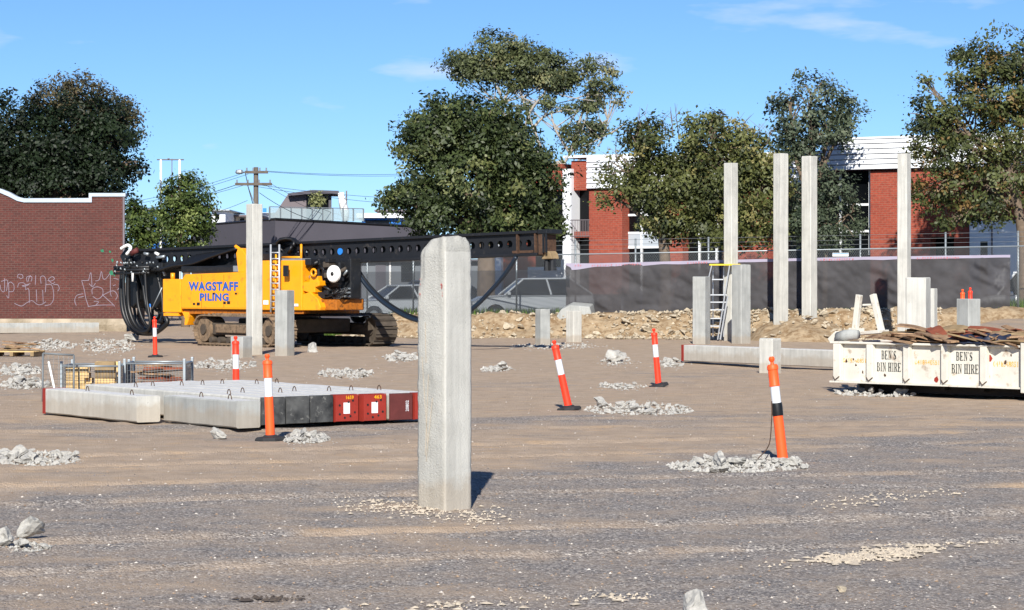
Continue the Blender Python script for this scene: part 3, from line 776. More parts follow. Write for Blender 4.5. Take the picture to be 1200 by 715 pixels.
post('redder post top showing above a concrete stump, taller of the two', 1137, 410, 1137, 337, D=64.0, z=.64, m='red_orange')
w0 = G(888, 541); pb = G(918, 540); tp = P(906, 470, pb.y-.06)
m = MB(); m.tube(spline([(tp.x-.02, tp.y-.05, tp.z), (tp.x-.03, tp.y-.12, .45), (w0.x+.12, w0.y, .18), (w0.x, w0.y, .03)]), .006, 5)
tag(m.build('tie_wire', M['rust'], None, True), 'thin rusty wire hanging from the black banded post', 'wire')

# ------------------------------------------------------------------ lying piles
class Lie:
    def __init__(s, corner, ax, ang=None):
        s.c = corner; s.ax = Vector((ax[0], ax[1])).normalized()
AX = Vector((.58, -.815)).normalized(); PR = Vector((-AX.y, AX.x))*1.0
if PR.y < 0: PR = -PR
rot_ax = math.atan2(AX.y, AX.x)
SD = .36
def lying(label, corner, L, z0=.0, side=SD, m='concrete', plate=None, loops=(), seed=1, plates_far=None, group='concrete piles stacked on the ground', rot=None, name='lying_pile'):
    """corner = near end, front bottom corner (world xy); the pile runs back along -AX"""
    a = rot_ax if rot is None else rot
    t = thing(name, label, 'pile', (corner.x, corner.y, z0), a, group)
    cm = MB(); ns = 14; ring = []
    c_ = .018
    for (y, z) in ((c_,0),(side-c_,0),(side,c_),(side,side-c_),(side-c_,side),(c_,side),(0,side-c_),(0,c_)): ring.append((y, z))
    for j in range(ns+1):
        x = -L*j/ns
        for y, z in ring:
            k = .006*noise.noise((x*2+seed, y*9, z*9)); cm.v.append((x, y+k, z+k))
    nr = len(ring)
    for j in range(ns):
        for i in range(nr): cm.f.append((j*nr+i, (j+1)*nr+i, (j+1)*nr+(i+1) % nr, j*nr+(i+1) % nr))
    cm.f.append(tuple(range(nr))); cm.f.append(tuple(ns*nr+i for i in range(nr))[::-1])
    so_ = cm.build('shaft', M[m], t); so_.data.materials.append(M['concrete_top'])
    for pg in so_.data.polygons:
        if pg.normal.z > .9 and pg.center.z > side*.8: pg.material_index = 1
    if plate:
        e = MB(); e.box((.006, side/2, side/2), (.016, side-.004, side-.004)); pl = e.build('end_plate', M[plate], t, bevel=.003)
        wr = MB()
        wd = {'red_plate': .13, 'maroon': .02, 'black_plate': .02}[plate]
        for (yy, zz, sy, sz) in ((-.003, side/2, .006, side+.008), (side/2, side+.003, side+.008, .006)):
            wr.box((-wd/2+.006, yy, zz), (wd, sy, sz))
        wr.build('collar', M[plate], t)
    if plates_far:
        e = MB(); e.box((-L-.004, side/2, side/2), (.02, side+.012, side+.012)); e.box((-L+.04, -.003, side/2), (.08, .006, side+.01)); e.build('end_plate', M[plates_far], t)
    for q in loops:
        lm = MB(); lm.tube([(-q-.05*math.cos(k*math.pi/8), side/2, side-.02+.085*math.sin(k*math.pi/8)) for k in range(9)], .007, 6); lm.build('lifting_loop', M['rust'], t, True)
    return t
c1 = G(160, 497, .0)
lying('short white pile segment with red far end, outermost of the stack', Vector((c1.x, c1.y)), 3.0, .02, plates_far='red_plate', loops=(.5, 1.9), seed=3)
c2 = G(277, 504)
lying('short pile segment lying in line behind the outermost one, streaked grey', Vector((c2.x, c2.y)), 2.05, .02, loops=(.5, 1.3), seed=4, m='concrete_old')
base2 = Vector((c2.x, c2.y))
info = [(306, 'black_plate', 'long pile in the stack with black streaked end beside the short segments', 5.3, (1.2, 4.0)),
        (335, 'black_plate', 'long pile in the stack with mottled black end between two other black ends', 5.3, (1.5, 4.2)),
        (363, 'black_plate', 'long pile in the stack with glossy black end next to a red plate', 5.3, (1.1, 4.0)),
        (393, 'red_plate', 'stacked pile with red end plate marked with four yellow digits', 5.4, (1.4, 4.1)),
        (426, 'red_plate', 'stacked pile with red end plate between another red plate and the maroon end', 5.6, (1.2, 4.3)),
        (457, 'maroon', 'stacked pile with dull maroon end and pale stencil', 5.5, (1.3, 4.0)),
        (486, 'red_plate', 'stacked pile with its end hidden behind the broken foreground pile', 5.5, (1.2, 4.1))]
plates = []
for i, (px, pm, L, ln, lp) in enumerate(info):
    off = .40*(i+1); o0 = base2+PR*off
    # slide along the axis until the corner shows in column px
    k = (px-600)/FPX; aa = (k*o0.y-o0.x)/(AX.x-k*AX.y)
    t = lying(L, o0+AX*aa, ln, .05, plate=pm, loops=lp, seed=10+i, m='concrete')
    plates.append(t)
def end_mark(t, w, h, y, z, mk, name, body=None, rot=0, bold=0):
    """something on the near end face (+x side) of a lying pile"""
    if body is None:
        e = MB(); e.box((.0165, y, z), (.003, w, h)); return e.build(name, M[mk], t)
    o = text_mesh(name, body, w, h, M[mk], t, 0, 0, 0, bold, rot)
    for q in o.data.vertices:
        yy, zz = q.co.x, q.co.z; q.co = (.0175, y+yy, z+zz)
    return o
for i, word in ((3, '1659'), (4, '463')):
    t = plates[i]
    end_mark(t, .10, .15, .17, .18, 'paper', 'label_sticker')
    end_mark(t, .12, .05, .22, .325, 'yellow_text', 'crayon_number', word, 0, .02)
    for (y, z) in ((.06, .22), (.27, .28), (.30, .12), (.14, .05), (.06, .10), (.23, .07), (.20, .26)):
        h = MB(); h.tube([(.010, y, z), (.018, y, z)], .016, 8); h.build('bolt_hole', M['black'], t)
end_mark(plates[5], .15, .05, .27, .19, 'reflect', 'stencil_number', '20802', R(90), .01)
bm_ = MB()
for q in (1.0, 3.6):
    a = Vector((c2.x, c2.y))+PR*.35-AX*q; e = a+PR*2.95
    d = MB(); d.tube([(a.x, a.y, .022), (e.x, e.y, .022)], .038, 4); tag(d.build('timber_bearer', M['timber_old']), 'timber bearer under the long stacked piles, ' + ('near their coloured ends' if q < 2 else 'towards their far ends'), 'timber')
# long pile lying behind the leaning post, and a beam at the foot of the old wall
lc = G(970, 434); lf = G(799, 426)
dv = Vector((lc.x-lf.x, lc.y-lf.y)); far = Vector((lf.x, lf.y)); near = far+dv.normalized()*(dv.length+2.2)
o = lying('long concrete pile lying flat behind the black banded post, red at one end', near, dv.length+2.2, .06, .38, 'concrete', None, (), 31, 'red_plate', None, math.atan2(dv.y, dv.x), 'lying_pile')
for q in (1.2, 4.5):
    a = near-dv.normalized()*q; nrm = Vector((-dv.y, dv.x)).normalized()
    d = MB(); d.tube([(a.x-nrm.x*.05, a.y-nrm.y*.05, .035), (a.x+nrm.x*.45, a.y+nrm.y*.45, .035)], .05, 4); tag(d.build('timber_bearer', M['timber_old']), 'timber bearer under the long lying pile ' + ('close to the bin' if q < 2 else 'away from the bin'), 'timber')
bl, br_ = G(-40, 391), G(116, 390)
lying('long grey concrete beam lying at the foot of the old brick wall', Vector((br_.x, br_.y)), (br_-bl).length, .0, .38, 'concrete_old', None, (), 41, None, None, math.atan2(br_.y-bl.y, br_.x-bl.x), 'concrete_beam')

# tilted slab by the stumps
m = MB()
m.prism([P(x, y, 86.6) for x, y in ((652, 371), (657, 363), (668, 357.5), (691, 359.5), (694, 371), (690, 380), (660, 380))], (0.15, .8, .1))
tag(m.build('concrete_slab', M['concrete_old'], None, bevel=.03), 'tilted thick concrete slab behind a low stump', 'slab')

# ------------------------------------------------------------------ mesh cages with timber
def cage(label, px0, px1, ytop, D, depth, h, skew=0.0, m=None):
    a, c = P(px0, 460, D), P(px1, 460, D); w = c.x-a.x; top = P(px0, ytop, D).z
    t = thing('mesh_cage', label, 'cage', (a.x, D, 0), skew)
    H = top
    for (x, y) in ((0, 0), (w, 0), (0, depth), (w, depth)):
        q = MB(); q.box((x, y, H/2+.02), (.045, .045, H+.06)); q.build('post', M['galv'], t, bevel=.006)
    for z in (.10, H-.03):
        for (s_, e_) in (((.031, 0, z), (w-.031, 0, z)), ((.031, depth, z), (w-.031, depth, z)), ((0, .031, z), (0, depth-.031, z)), ((w, .031, z), (w, depth-.031, z))):
            q = MB(); q.tube([s_, e_], .017, 6); q.build('rail', M['galv'], t, True)
    for side in ('front', 'back', 'side', 'side2'):
        q = MB(); L = w if side in ('front', 'back') else depth
        for i in range(1, int(L/.05)):
            x = i*.05
            if side in ('front', 'back'): y = -.008 if side == 'front' else depth+.008; q.tube([(x, y, .1), (x, y, H-.03)], .0028, 3, caps=False)
            else: xx = -.008 if side == 'side' else w+.008; q.tube([(xx, x, .1), (xx, x, H-.03)], .0028, 3, caps=False)
        for i in range(1, int((H-.13)/.075)):
            z = .1+i*.075
            if side in ('front', 'back'): y = -.008 if side == 'front' else depth+.008; q.tube([(0, y, z), (w, y, z)], .0028, 3, caps=False)
            else: xx = -.008 if side == 'side' else w+.008; q.tube([(xx, 0, z), (xx, depth, z)], .0028, 3, caps=False)
        tag(q.build('wire_panel', M['wire'], t), None, None, kind='stuff')
    q = MB(); q.box((w/2, depth/2, .06), (w-.08, depth-.08, .05)); q.build('floor', M['rust'], t)
    return t, w
tA, wA = cage('wire mesh cage holding a stack of pale sawn timber', 72, 140, 427, 40.6, 1.0, .7)
tB, wB = cage('wire mesh cage holding loose red brown boards', 146, 216, 424, 41.0, 1.0, .72)
m = MB()
for (x, z) in ((49, 0),): pass
a0 = P(50, 455, 40.2)
q = thing('loose_gate', 'loose mesh gate leaning against the cage with pale timber', 'gate', (a0.x, 40.2, 0), R(8))
wq = P(70, 455, 39).x-a0.x
for (s_, e_) in (((0, 0, 0), (0, .1, .78)), ((wq, 0, 0), (wq, .1, .75)), ((0, .1, .78), (wq, .1, .75)), ((0, .02, .12), (wq, .02, .12))):
    r_ = MB(); r_.tube([s_, e_], .018, 6); r_.build('bar', M['wire'], q, True)
r_ = MB()
for i in range(1, 6): r_.tube([(wq*i/6, .02, .12), (wq*i/6, .1, .76)], .003, 3)
for i in range(1, 8): r_.tube([(0, .02+.01*i, .12+.08*i), (wq, .02+.01*i, .12+.08*i)], .003, 3)
tag(r_.build('wire_panel', M['wire'], q), None, None, kind='stuff')
r_ = MB(); r_.tube([P(57, 424, 40.1), P(66, 466, 39.9)], .02, 6); tag(r_.build('loose_bar', M['white'], None, True), 'thin white bar leaning on the loose mesh gate', 'bar')
# sawn timber: each piece of the stack
rr = random.Random(5)
def pieces(parent, x0, x1, y0, y1, z0, z1, sx, sy, sz, mats, jit, name='timber'):
    z = z0
    while z+sz <= z1:
        y = y0
        while y+sy <= y1:
            x = x0
            while x+sx*.6 <= x1:
                if rr.random() < .9:
                    L = sx*rr.uniform(.75, 1); e = MB(); e.box((0, 0, 0), (L*.97, sy*.94, sz*.95))
                    o = e.build(name, M[rr.choice(mats)], parent, bevel=.004); o.location = (x+L/2, y+sy/2+rr.uniform(-jit, jit), z+sz/2); o.rotation_euler = (rr.uniform(-jit, jit)*.5, rr.uniform(-jit, jit)*.5, rr.uniform(-jit, jit)*2)
                x += sx
            y += sy*1.02
        z += sz
st = thing('timber_stack', 'stack of pale sawn timber blocks inside the mesh cage', 'timber', (P(78, 450, 40.8).x, 40.72, .09))
pieces(st, 0, .42, 0, .5, 0, .46, .42, .12, .09, ['timber'], .01)
pieces(st, .46, .84, .05, .5, 0, .56, .40, .12, .09, ['timber', 'timber', 'timber_old'], .02)
st = thing('board_pile', 'loose pile of red brown boards inside the mesh cage', 'boards', (P(150, 450, 41.2).x, 41.15, .09))
for k in range(20):
    e = MB(); e.box((0, 0, 0), (rr.uniform(.5, .8), .1, .022)); o = e.build('board', M[rr.choice(['bark', 'bark_red'])], st); o.location = (rr.uniform(.32, .6), rr.uniform(.1, .55), .03+.027*k*.85); o.rotation_euler = (rr.uniform(-.06, .06), rr.uniform(-.1, .1), rr.uniform(-.35, .35))
# pallet
pp = G(0, 418)
pt = thing('timber_pallet', 'weathered timber pallet with loose planks on it', 'pallet', (G(-4, 417).x, pp.y, gz(pp.x, pp.y)), R(-6))
for x in (0, .55, 1.1):
    e = MB(); e.box((x, .5, .06), (.09, 1.0, .1)); e.build('bearer', M['timber_old'], pt)
for k in range(7):
    e = MB(); e.box((.55, .05+.15*k, .125), (1.2, .11, .022)); e.build('deck_board', M['timber'], pt)
for k in range(6):
    e = MB(); e.box((0, 0, 0), (rr.uniform(.5, 1.0), .1, .03)); o = e.build('loose_plank', M[rr.choice(['timber_old', 'bark'])], pt); o.location = (rr.uniform(.3, .9), rr.uniform(.2, .8), .17+.035*k); o.rotation_euler = (rr.uniform(-.1,.1), rr.uniform(-.15,.15), rr.uniform(-.7,.7))
e = MB(); e.box((-.3, .3, .02), (.9, .5, .03)); e.build('sheet', M['bark'], pt)

# ------------------------------------------------------------------ the white waste bin
BF = Frame(5.58, 43.5, math.degrees(math.atan2(-2.9, 2.82)))
bn = thing('waste_bin', 'long white steel waste bin with black lettering, loaded with boards', 'skip bin', (5.58, 43.5, 0), BF.a)
ZR, ZB, ZP = .90, .18, .86
LEN = 5.35; WID = 1.9
e = MB(); e.box2((0, .10, ZB), (LEN, .13, ZP)); e.build('side_wall', M['bin_paint'], bn)
e = MB(); e.box2((0, WID-.13, ZB), (LEN, WID-.1, ZP)); e.build('side_wall', M['bin_paint'], bn)
e = MB(); e.box2((0, .13, ZB), (.03, WID-.13, ZP)); e.build('end_wall', M['bin_paint'], bn)
e = MB(); e.box2((LEN-.03, .13, ZB), (LEN, WID-.13, ZP)); e.build('end_wall', M['bin_paint'], bn)
e = MB(); e.box2((.031, .131, ZB+.01), (LEN-.031, WID-.131, ZB+.05)); e.build('floor', M['bin_under'], bn)
e = MB(); e.box2((.0, -.0, ZP+.001), (LEN, .14, ZR)); e.build('rim', M['bin_paint'], bn, bevel=.012)
e = MB(); e.box2((.0, WID-.14, ZP+.001), (LEN, WID, ZR)); e.build('rim', M['bin_paint'], bn, bevel=.012)
e = MB(); e.box2((.0, .141, ZP+.001), (.1, WID-.141, ZR)); e.build('rim', M['bin_paint'], bn, bevel=.012)
ribs = [BF.at(x, 420, 0)[0] for x in (976, 1015, 1058, 1102.5, 1148, 1196)]
for i, u in enumerate(ribs + [LEN-.1]):
    u0 = max(u, .0); wr = .13 if i else .16
    e = MB(); e.prism([(u0, .0, ZP), (u0+wr, .0, ZP), (u0+wr, .0, ZB+.03), (u0, .0, ZB+.03)], (0, .099, 0)); e.build('rib', M['bin_paint'], bn, bevel=.01)
    h = MB(); h.tube([(u0+.01, -.012, ZB+.11), (u0+.07, -.03, ZB+.05), (u0+.15, -.012, ZB+.11)], .008, 6); h.build('tie_hook', M['rust'], bn)
e = MB(); e.box2((0, .0, ZB), (LEN, .12, ZB+.03)); e.build('bottom_rail', M['bin_paint'], bn)
e = MB()
for v in (.45, WID-.45): e.box2((.35, v-.05, .03), (LEN, v+.05, ZB+.005))
for u in np.arange(.6, LEN, .8): e.box2((u, .25, .10), (u+.08, WID-.25, ZB+.004))
e.build('skid', M['bin_under'], bn)
e = MB(); e.tube([(.7, .2, .09), (.7, WID-.2, .09)], .09, 14); e.build('roller', M['bin_under'], bn)
e = MB(); e.tube([(LEN-.3, .2, .09), (LEN-.3, WID-.2, .09)], .09, 14); e.build('roller', M['bin_under'], bn)
e = MB(); u9 = BF.at(1196.5, 420, -.03)[0]; e.box2((u9, -.05, ZB-.06), (u9+.22, -.002, ZR+.07)); e.build('corner_post', M['bin_paint'], bn, bevel=.012)
def bin_text(body, x0, x1, y0, y1, mk, name, bold=.0):
    ua, za = BF.at(x0, y0, .096); ub, zb = BF.at(x1, y1, .096)
    um, z0_ = BF.at((x0+x1)/2, y0, .096); _, z1_ = BF.at((x0+x1)/2, y1, .096)
    text_mesh(name, body, ub-ua, z0_-z1_, M[mk], bn, (ua+ub)/2, .096, (z0_+z1_)/2, bold)
def serif_text(body, x0, x1, y0, y1, name):
    """tall slab-serif capitals drawn stroke by stroke"""
    ua, _ = BF.at(x0, y0, .096); ub, _ = BF.at(x1, y1, .096)
    _, zt = BF.at((x0+x1)/2, y0, .096); _, zb = BF.at((x0+x1)/2, y1, .096)
    T_, t_, s_ = .30, .12, .10     # thick stem, thin stroke, serif height (fractions of letter width / height)
    gl = {
     'B': [((0,0),(.62,0),(.62,.07),(0,.07)), ((0,.93),(.6,.93),(.6,1),(0,1)), ((.08,.07),(.36,.07),(.36,.93),(.08,.93)), ((.36,.47),(.7,.47),(.7,.54),(.36,.54)),
           ((.62,0),(.95,.12),(.95,.40),(.70,.54),(.62,.47),(.68,.38),(.68,.14),(.62,.07)), ((.6,.93),(.66,.85),(.66,.62),(.62,.54),(.7,.51),(.9,.62),(.9,.87),(.6,1))],
     'E': [((0,0),(.9,0),(.9,.07),(0,.07)), ((0,.93),(.88,.93),(.88,1),(0,1)), ((.08,.07),(.38,.07),(.38,.93),(.08,.93)), ((.38,.46),(.66,.46),(.66,.54),(.38,.54)), ((.78,.07),(.92,.07),(.92,.28)), ((.78,.93),(.9,.93),(.9,.74)), ((.58,.38),(.68,.38),(.68,.62),(.58,.62))],
     'N': [((0,0),(.4,0),(.4,.06),(0,.06)), ((.13,.06),(.25,.06),(.25,.94),(.13,.94)), ((0,.94),(.13,.94),(.25,.94),(.38,.94),(.38,1),(0,1)), ((.25,.9),(.38,1),(.9,.1),(.9,0),(.76,0)), ((.79,.1),(.9,.1),(.9,.94),(.79,.94)), ((.66,.94),(1,.94),(1,1),(.66,1))],
     'I': [((.1,0),(.9,0),(.9,.07),(.1,.07)), ((.1,.93),(.9,.93),(.9,1),(.1,1)), ((.3,.07),(.72,.07),(.72,.93),(.3,.93))],
     'H': [((0,0),(.46,0),(.46,.06),(0,.06)), ((0,.94),(.46,.94),(.46,1),(0,1)), ((.54,0),(1,0),(1,.06),(.54,.06)), ((.54,.94),(1,.94),(1,1),(.54,1)), ((.1,.06),(.36,.06),(.36,.94),(.1,.94)), ((.64,.06),(.9,.06),(.9,.94),(.64,.94)), ((.36,.47),(.64,.47),(.64,.54),(.36,.54))],
     'R': [((0,0),(.46,0),(.46,.06),(0,.06)), ((0,.94),(.6,.94),(.6,1),(0,1)), ((.08,.06),(.36,.06),(.36,.94),(.08,.94)), ((.36,.48),(.6,.48),(.6,.54),(.36,.54)), ((.6,.94),(.66,.85),(.66,.6),(.6,.54),(.6,.48),(.92,.6),(.92,.88),(.6,1)), ((.46,.48),(.66,.48),(1,.06),(1,0),(.72,0))],
     'S': [((.1,0),(.18,.0),(.18,.32),(.1,.32)), ((.18,.06),(.5,0),(.85,.1),(.9,.32),(.6,.28),(.55,.08),(.22,.16)), ((.9,.32),(.82,.46),(.34,.72),(.1,.66),(.16,.56),(.6,.28)), ((.1,.66),(.14,.88),(.5,1),(.78,.92),(.74,.84),(.46,.92),(.36,.84),(.34,.72)), ((.76,.68),(.84,.68),(.84,1),(.76,1))],
     "'": [((.2,.72),(.7,.98),(.2,1)), ((.2,.85),(.7,.85),(.7,1),(.2,1))],
    }
    wd = {'I': .55, "'": .35, ' ': .4, 'N': 1.05, 'H': 1.1}
    tot = sum(wd.get(c, 1)+.12 for c in body)-.12; x = 0; m = MB(); k = (ub-ua)/tot
    for c in body:
        w = wd.get(c, 1)
        for n_, pg in enumerate(gl.get(c, [])):
            m.poly([(ua+(x+p_[0]*w)*k, .0955-.0003*n_, zb+(zt-zb)*p_[1]) for p_ in pg])
        x += w+.12
    m.build(name, M['bin_text'], bn)
for dx0, dx1 in (((1033, 1050.5), (1027.5, 1056)), ((1120.5, 1140), (1115, 1147))):
    oy = 0 if dx0[0] < 1100 else 1.6
    serif_text("BEN'S", dx0[0], dx0[1], 411+oy, 421.3+oy, 'lettering')
    serif_text('BIN HIRE', dx1[0], dx1[1], 425+oy*1.2, 435.5+oy*1.6, 'lettering')
bin_text('0418348851', 988, 1014.5, 420, 425, 'orange_text', 'phone_number', .015)
bin_text('0418348851', 1072, 1100.5, 422, 427.5, 'orange_text', 'phone_number', .015)
bin_text('0418348851', 1164, 1193, 423.5, 430, 'orange_text', 'phone_number', .015)
for (x, y, s) in ((992, 423, .05), (1003, 428, .035), (1000, 421, .03), (1159, 420, .09), (1178, 425, .05), (1011, 436, .04), (1037, 440, .04), (1185, 416, .03), (1097, 445, .1)):
    u, z = BF.at(x, y, .0945); k = 7
    m = MB(); m.poly([(u+s*.8*random.uniform(.4, 1)*math.cos(i*6.283/k), .0945, z+s*random.uniform(.4, 1)*math.sin(i*6.283/k)) for i in range(k)]); m.build('rust_spot', M['rust'] if s < .09 else M['red_plate'], bn)
# the load: rotten boards, tarp and a broken white frame
rr = random.Random(12)
mbase = MB(); N = 40; Mv = 14
for i in range(N+1):
    for j in range(Mv+1):
        u = .1+(LEN-.2)*i/N; v = .15+(WID-.3)*j/Mv
        z = .84+.16*math.sin(math.pi*j/Mv)*sstep(.3, 1.6, u)*(1+.5*nz3(u*1.2, v*1.2, 3))
        mbase.v.append((u, v, z+.02*nz3(u*6, v*6)))
for i in range(N):
    for j in range(Mv): mbase.f.append((i*(Mv+1)+j, (i+1)*(Mv+1)+j, (i+1)*(Mv+1)+j+1, i*(Mv+1)+j+1))
ld = thing('board_load', 'heap of curled brown rotten boards filling the white bin', 'boards', (5.58, 43.5, 0), BF.a)
mbase.build('debris', M['bark_red'], ld)
def curled(L, w, th, bend, m, seed):
    r_ = random.Random(seed); ns = 8; e = MB()
    ph = r_.uniform(0, 3)
    for i in range(ns+1):
        x = -L/2+L*i/ns; z = bend*math.sin(ph+3.0*i/ns); ww = w*(1-.25*abs(i/ns-.5)*r_.random()); tw = .25*math.sin(ph*2+2*i/ns)
        for (sy, sz) in ((-1, -1), (1, -1), (1, 1), (-1, 1)): e.v.append((x, sy*ww/2, z+sz*th/2+sy*ww*tw*.4))
    for i in range(ns):
        for k in range(4): e.f.append((i*4+k, i*4+(k+1) % 4, (i+1)*4+(k+1) % 4, (i+1)*4+k))
    e.f.append((3, 2, 1, 0)); e.f.append(tuple(ns*4+k for k in range(4)))
    return e
for k in range(95):
    L = rr.uniform(.5, 1.3); u = rr.uniform(1.1, LEN-.7); v = rr.uniform(.1, WID-.4) if k > 25 else rr.uniform(.02, .35)
    o = curled(L, rr.uniform(.10, .26), rr.uniform(.015, .03), rr.uniform(.02, .07), None, k).build('board', M[rr.choice(['bark', 'bark', 'bark_red', 'timber_old', 'bark'])], ld)
    hump = .10*math.exp(-((u-2.0)/.8)**2)+.05*math.exp(-((u-3.4)/.5)**2)
    o.location = (u, v, .895+.13*math.sin(math.pi*min(1, v/WID))+hump*rr.random()+.02*rr.random()); o.rotation_euler = (rr.uniform(-.35, .35), rr.uniform(-.16, .16), rr.gauss(0, .35))
def crumple(u0, u1, v0, v1, z, amp, m, name, label, seed):
    e = MB(); N_ = 22
    for i in range(N_+1):
        for j in range(N_+1):
            a, b_ = i/N_, j/N_; edge = min(1, 5*min(a, 1-a, b_, 1-b_))
            e.v.append((u0+(u1-u0)*a, v0+(v1-v0)*b_+.08*nz3(a*5, b_*5, seed), z+edge*amp*(.6+1.0*abs(nz3(a*3.5+seed, b_*2.5, 2)))+.25*amp*nz3(a*9, b_*9, seed)-.03*(1-edge)))
    for i in range(N_):
        for j in range(N_): e.f.append((i*(N_+1)+j, (i+1)*(N_+1)+j, (i+1)*(N_+1)+j+1, i*(N_+1)+j+1))
    w = BF.world(0, 0); o = e.build(name, M[m], None, True, loc=(w.x, w.y, 0), rotz=BF.a)
    s_ = o.modifiers.new('thick', 'SOLIDIFY'); s_.thickness = .012
    tag(o, label, 'tarp')
ut = BF.at(1117, 400, .2)[0]; crumple(ut, ut+.75, -.02, .8, .95, .10, 'tarp', 'tarp', 'crumpled dark blue tarp on the boards in the bin', 3)
ut = BF.at(1157, 400, .3)[0]; crumple(ut, ut+.55, -.02, .7, .95, .11, 'tarp', 'tarp', 'smaller dark tarp bundle on the bin load near its corner post', 6)
ut = BF.at(1140, 396, .9)[0]; crumple(ut, ut+.4, .8, 1.3, 1.06, .10, 'tarp', 'tarp', 'dark tarp scrap on top of the boards below the stump', 9)
fr = thing('broken_frame', 'broken white painted steel frame standing up in the bin', 'frame', (5.58, 43.5, 0), BF.a)
def bar_px(p0, p1, v, w, dpt=.09, name='upright'):
    (u0, z0_), (u1, z1_) = BF.at(*p0, v), BF.at(*p1, v)
    d = Vector((u1-u0, 0, z1_-z0_)); c = Vector(((u0+u1)/2, v, (z0_+z1_)/2)); a = math.atan2(d.z, d.x)
    e = MB(); e.box(c, (d.length, dpt, w), Matrix.Rotation(-a, 3, 'Y')); e.build(name, M['bin_paint'], fr, bevel=.008)
bar_px((1001.5, 392), (1007, 345.5), .9, .10)
bar_px((1033, 388), (1023, 345), .9, .10)
bar_px((998, 388), (1009, 389), .85, .12, .2, 'foot')
bar_px((1005, 391), (1036, 388.5), .8, .06, .3, 'sill')
bar_px((1011, 357.5), (1023, 357), .9, .035, .03, 'cross_bar')
bar_px((974, 400), (983, 391), .5, .12, .12, 'stub')
u, z = BF.at(997, 393, .45); e = MB()
e.tube([(u-.26, .45, z-.06), (u-.1, .45, z), (u+.14, .47, z+.02)], .12, 10, .085); o = e.build('metal_drum', M['rust'], None, True, loc=(5.58, 43.5, 0), rotz=BF.a); tag(o, 'crushed grey metal canister lying in the bin beside the broken frame', 'canister'); o.data.materials[0] = M['concrete_old']

# ------------------------------------------------------------------ stepladder
LF = Frame(P(845, 400, 81.6).x, 81.6, -8)
ldr = thing('stepladder', 'aluminium platform stepladder with yellow top between two stumps', 'ladder', (LF.o.x, LF.o.y, 0), LF.a)
def lpt(x, y, v): u, z = LF.at(x, y, v); return (u, v, z)
for v, pr in ((-.25, 1), (.25, 2)):
    e = MB(); e.tube([lpt(841, 398, v), lpt(855, 311, v)], .024, 6); e.build('rail', M['alu'], ldr)
    e = MB(); e.tube([lpt(830.5, 326, v), lpt(834, 311, v)], .02, 6); e.build('rail', M['alu'], ldr)
for (a, b_) in (((835.5, 395), (835.5, 313)), ((848, 395), (848, 313))):
    e = MB(); e.tube([lpt(*a, .30), lpt(*b_, .30)], .020, 6); e.build('rear_leg', M['alu'], ldr)
e = MB(); e.tube([lpt(844, 398, -.3), lpt(853, 347, -.3)], .028, 6); e.build('rail', M['alu'], ldr)
for y, x0, x1 in ((345.5, 833, 852), (354, 833, 851), (363, 833, 849), (373, 833, 846), (382, 833, 844), (327.5, 835, 848)):
    (u0, _, z) = lpt(x0, y, 0); u1 = lpt(x1, y, 0)[0]
    e = MB(); e.box2((u0, -.22, z-.02), (u1, .22, z+.015)); e.build('step', M['alu'], ldr)
(u0, _, z) = lpt(832, 310.5, 0); u1 = lpt(868, 310.5, 0)[0]
e = MB(); e.box2((u0, -.28, z-.02), (u1, .3, z+.03)); e.build('top_rail', mat('ladder yellow', 'd8c02c', .5, bump=0), ldr)

# ------------------------------------------------------------------ the piling rig
RF = Frame(-7.73, 76.0, -40.0)
rig = thing('piling_rig', 'yellow crawler piling rig with its long black mast folded flat, blue lettering on its side', 'piling rig', (-7.73, 76.0, 0), RF.a)
VS = -1.45
def rp(x, y, v=VS): u, z = RF.at(x, y, v); return Vector((u, v, z))
def rbox(name, x0, y0, x1, y1, v0, v1, mk, bevel=.02, parent=None):
    a, b_ = rp(x0, y0, v0), rp(x1, y1, v0)
    e = MB(); e.box2((a.x, v0, b_.z), (b_.x, v1, a.z)); return e.build(name, M[mk], parent or rig, bevel=bevel)
def rpoly(name, pts, v0, v1, mk, bevel=.02):
    e = MB(); e.prism([rp(x, y, v0) for x, y in pts][::-1], (0, v1-v0, 0)); return e.build(name, M[mk], rig, bevel=bevel)
rbox('counterweight', 190.5, 327, 211.6, 366.5, -1.40, 1.2, 'yellow', .03)
rbox('counterweight_foot', 191.5, 366.7, 209, 370.5, -1.36, 1.1, 'yellow', .01)
e = MB(); e.tube([rp(202.5, 320, -1.2), rp(202.5, 327.5, -1.2)], .07, 10); e.build('lifting_eye', M['yellow'], rig, True)
rpoly('engine_housing', [(212, 329), (216.5, 321.5), (291, 318.5), (291, 363), (212, 362)], VS, 1.25, 'yellow', .03)
rbox('cab_housing', 291.3, 305.5, 354, 364, VS+.02, -.55, 'yellow', .03)
rbox('cooler', 292, 307, 344, 364, -.53, 1.2, 'black', .03)
rpoly('chassis_skirt', [(214, 362.3), (355, 364.4), (355, 368), (217, 368)], VS+.12, 1.1, 'yellow_dark', .01)
rpoly('jacking_bracket', [(213, 365), (221, 366), (222, 371), (219, 381), (216, 381), (216.5, 373)], VS+.1, VS+.5, 'yellow', .01)
rpoly('mast_bracket', [(279, 319), (276.5, 297), (279, 290.5), (283, 291), (288, 299), (291, 319)], VS+.15, VS+.4, 'yellow', .015)
e = MB(); e.tube([rp(276, 288.5, -1.2), rp(281, 292, -1.2)], .05, 8); e.build('pin', M['yellow'], rig)
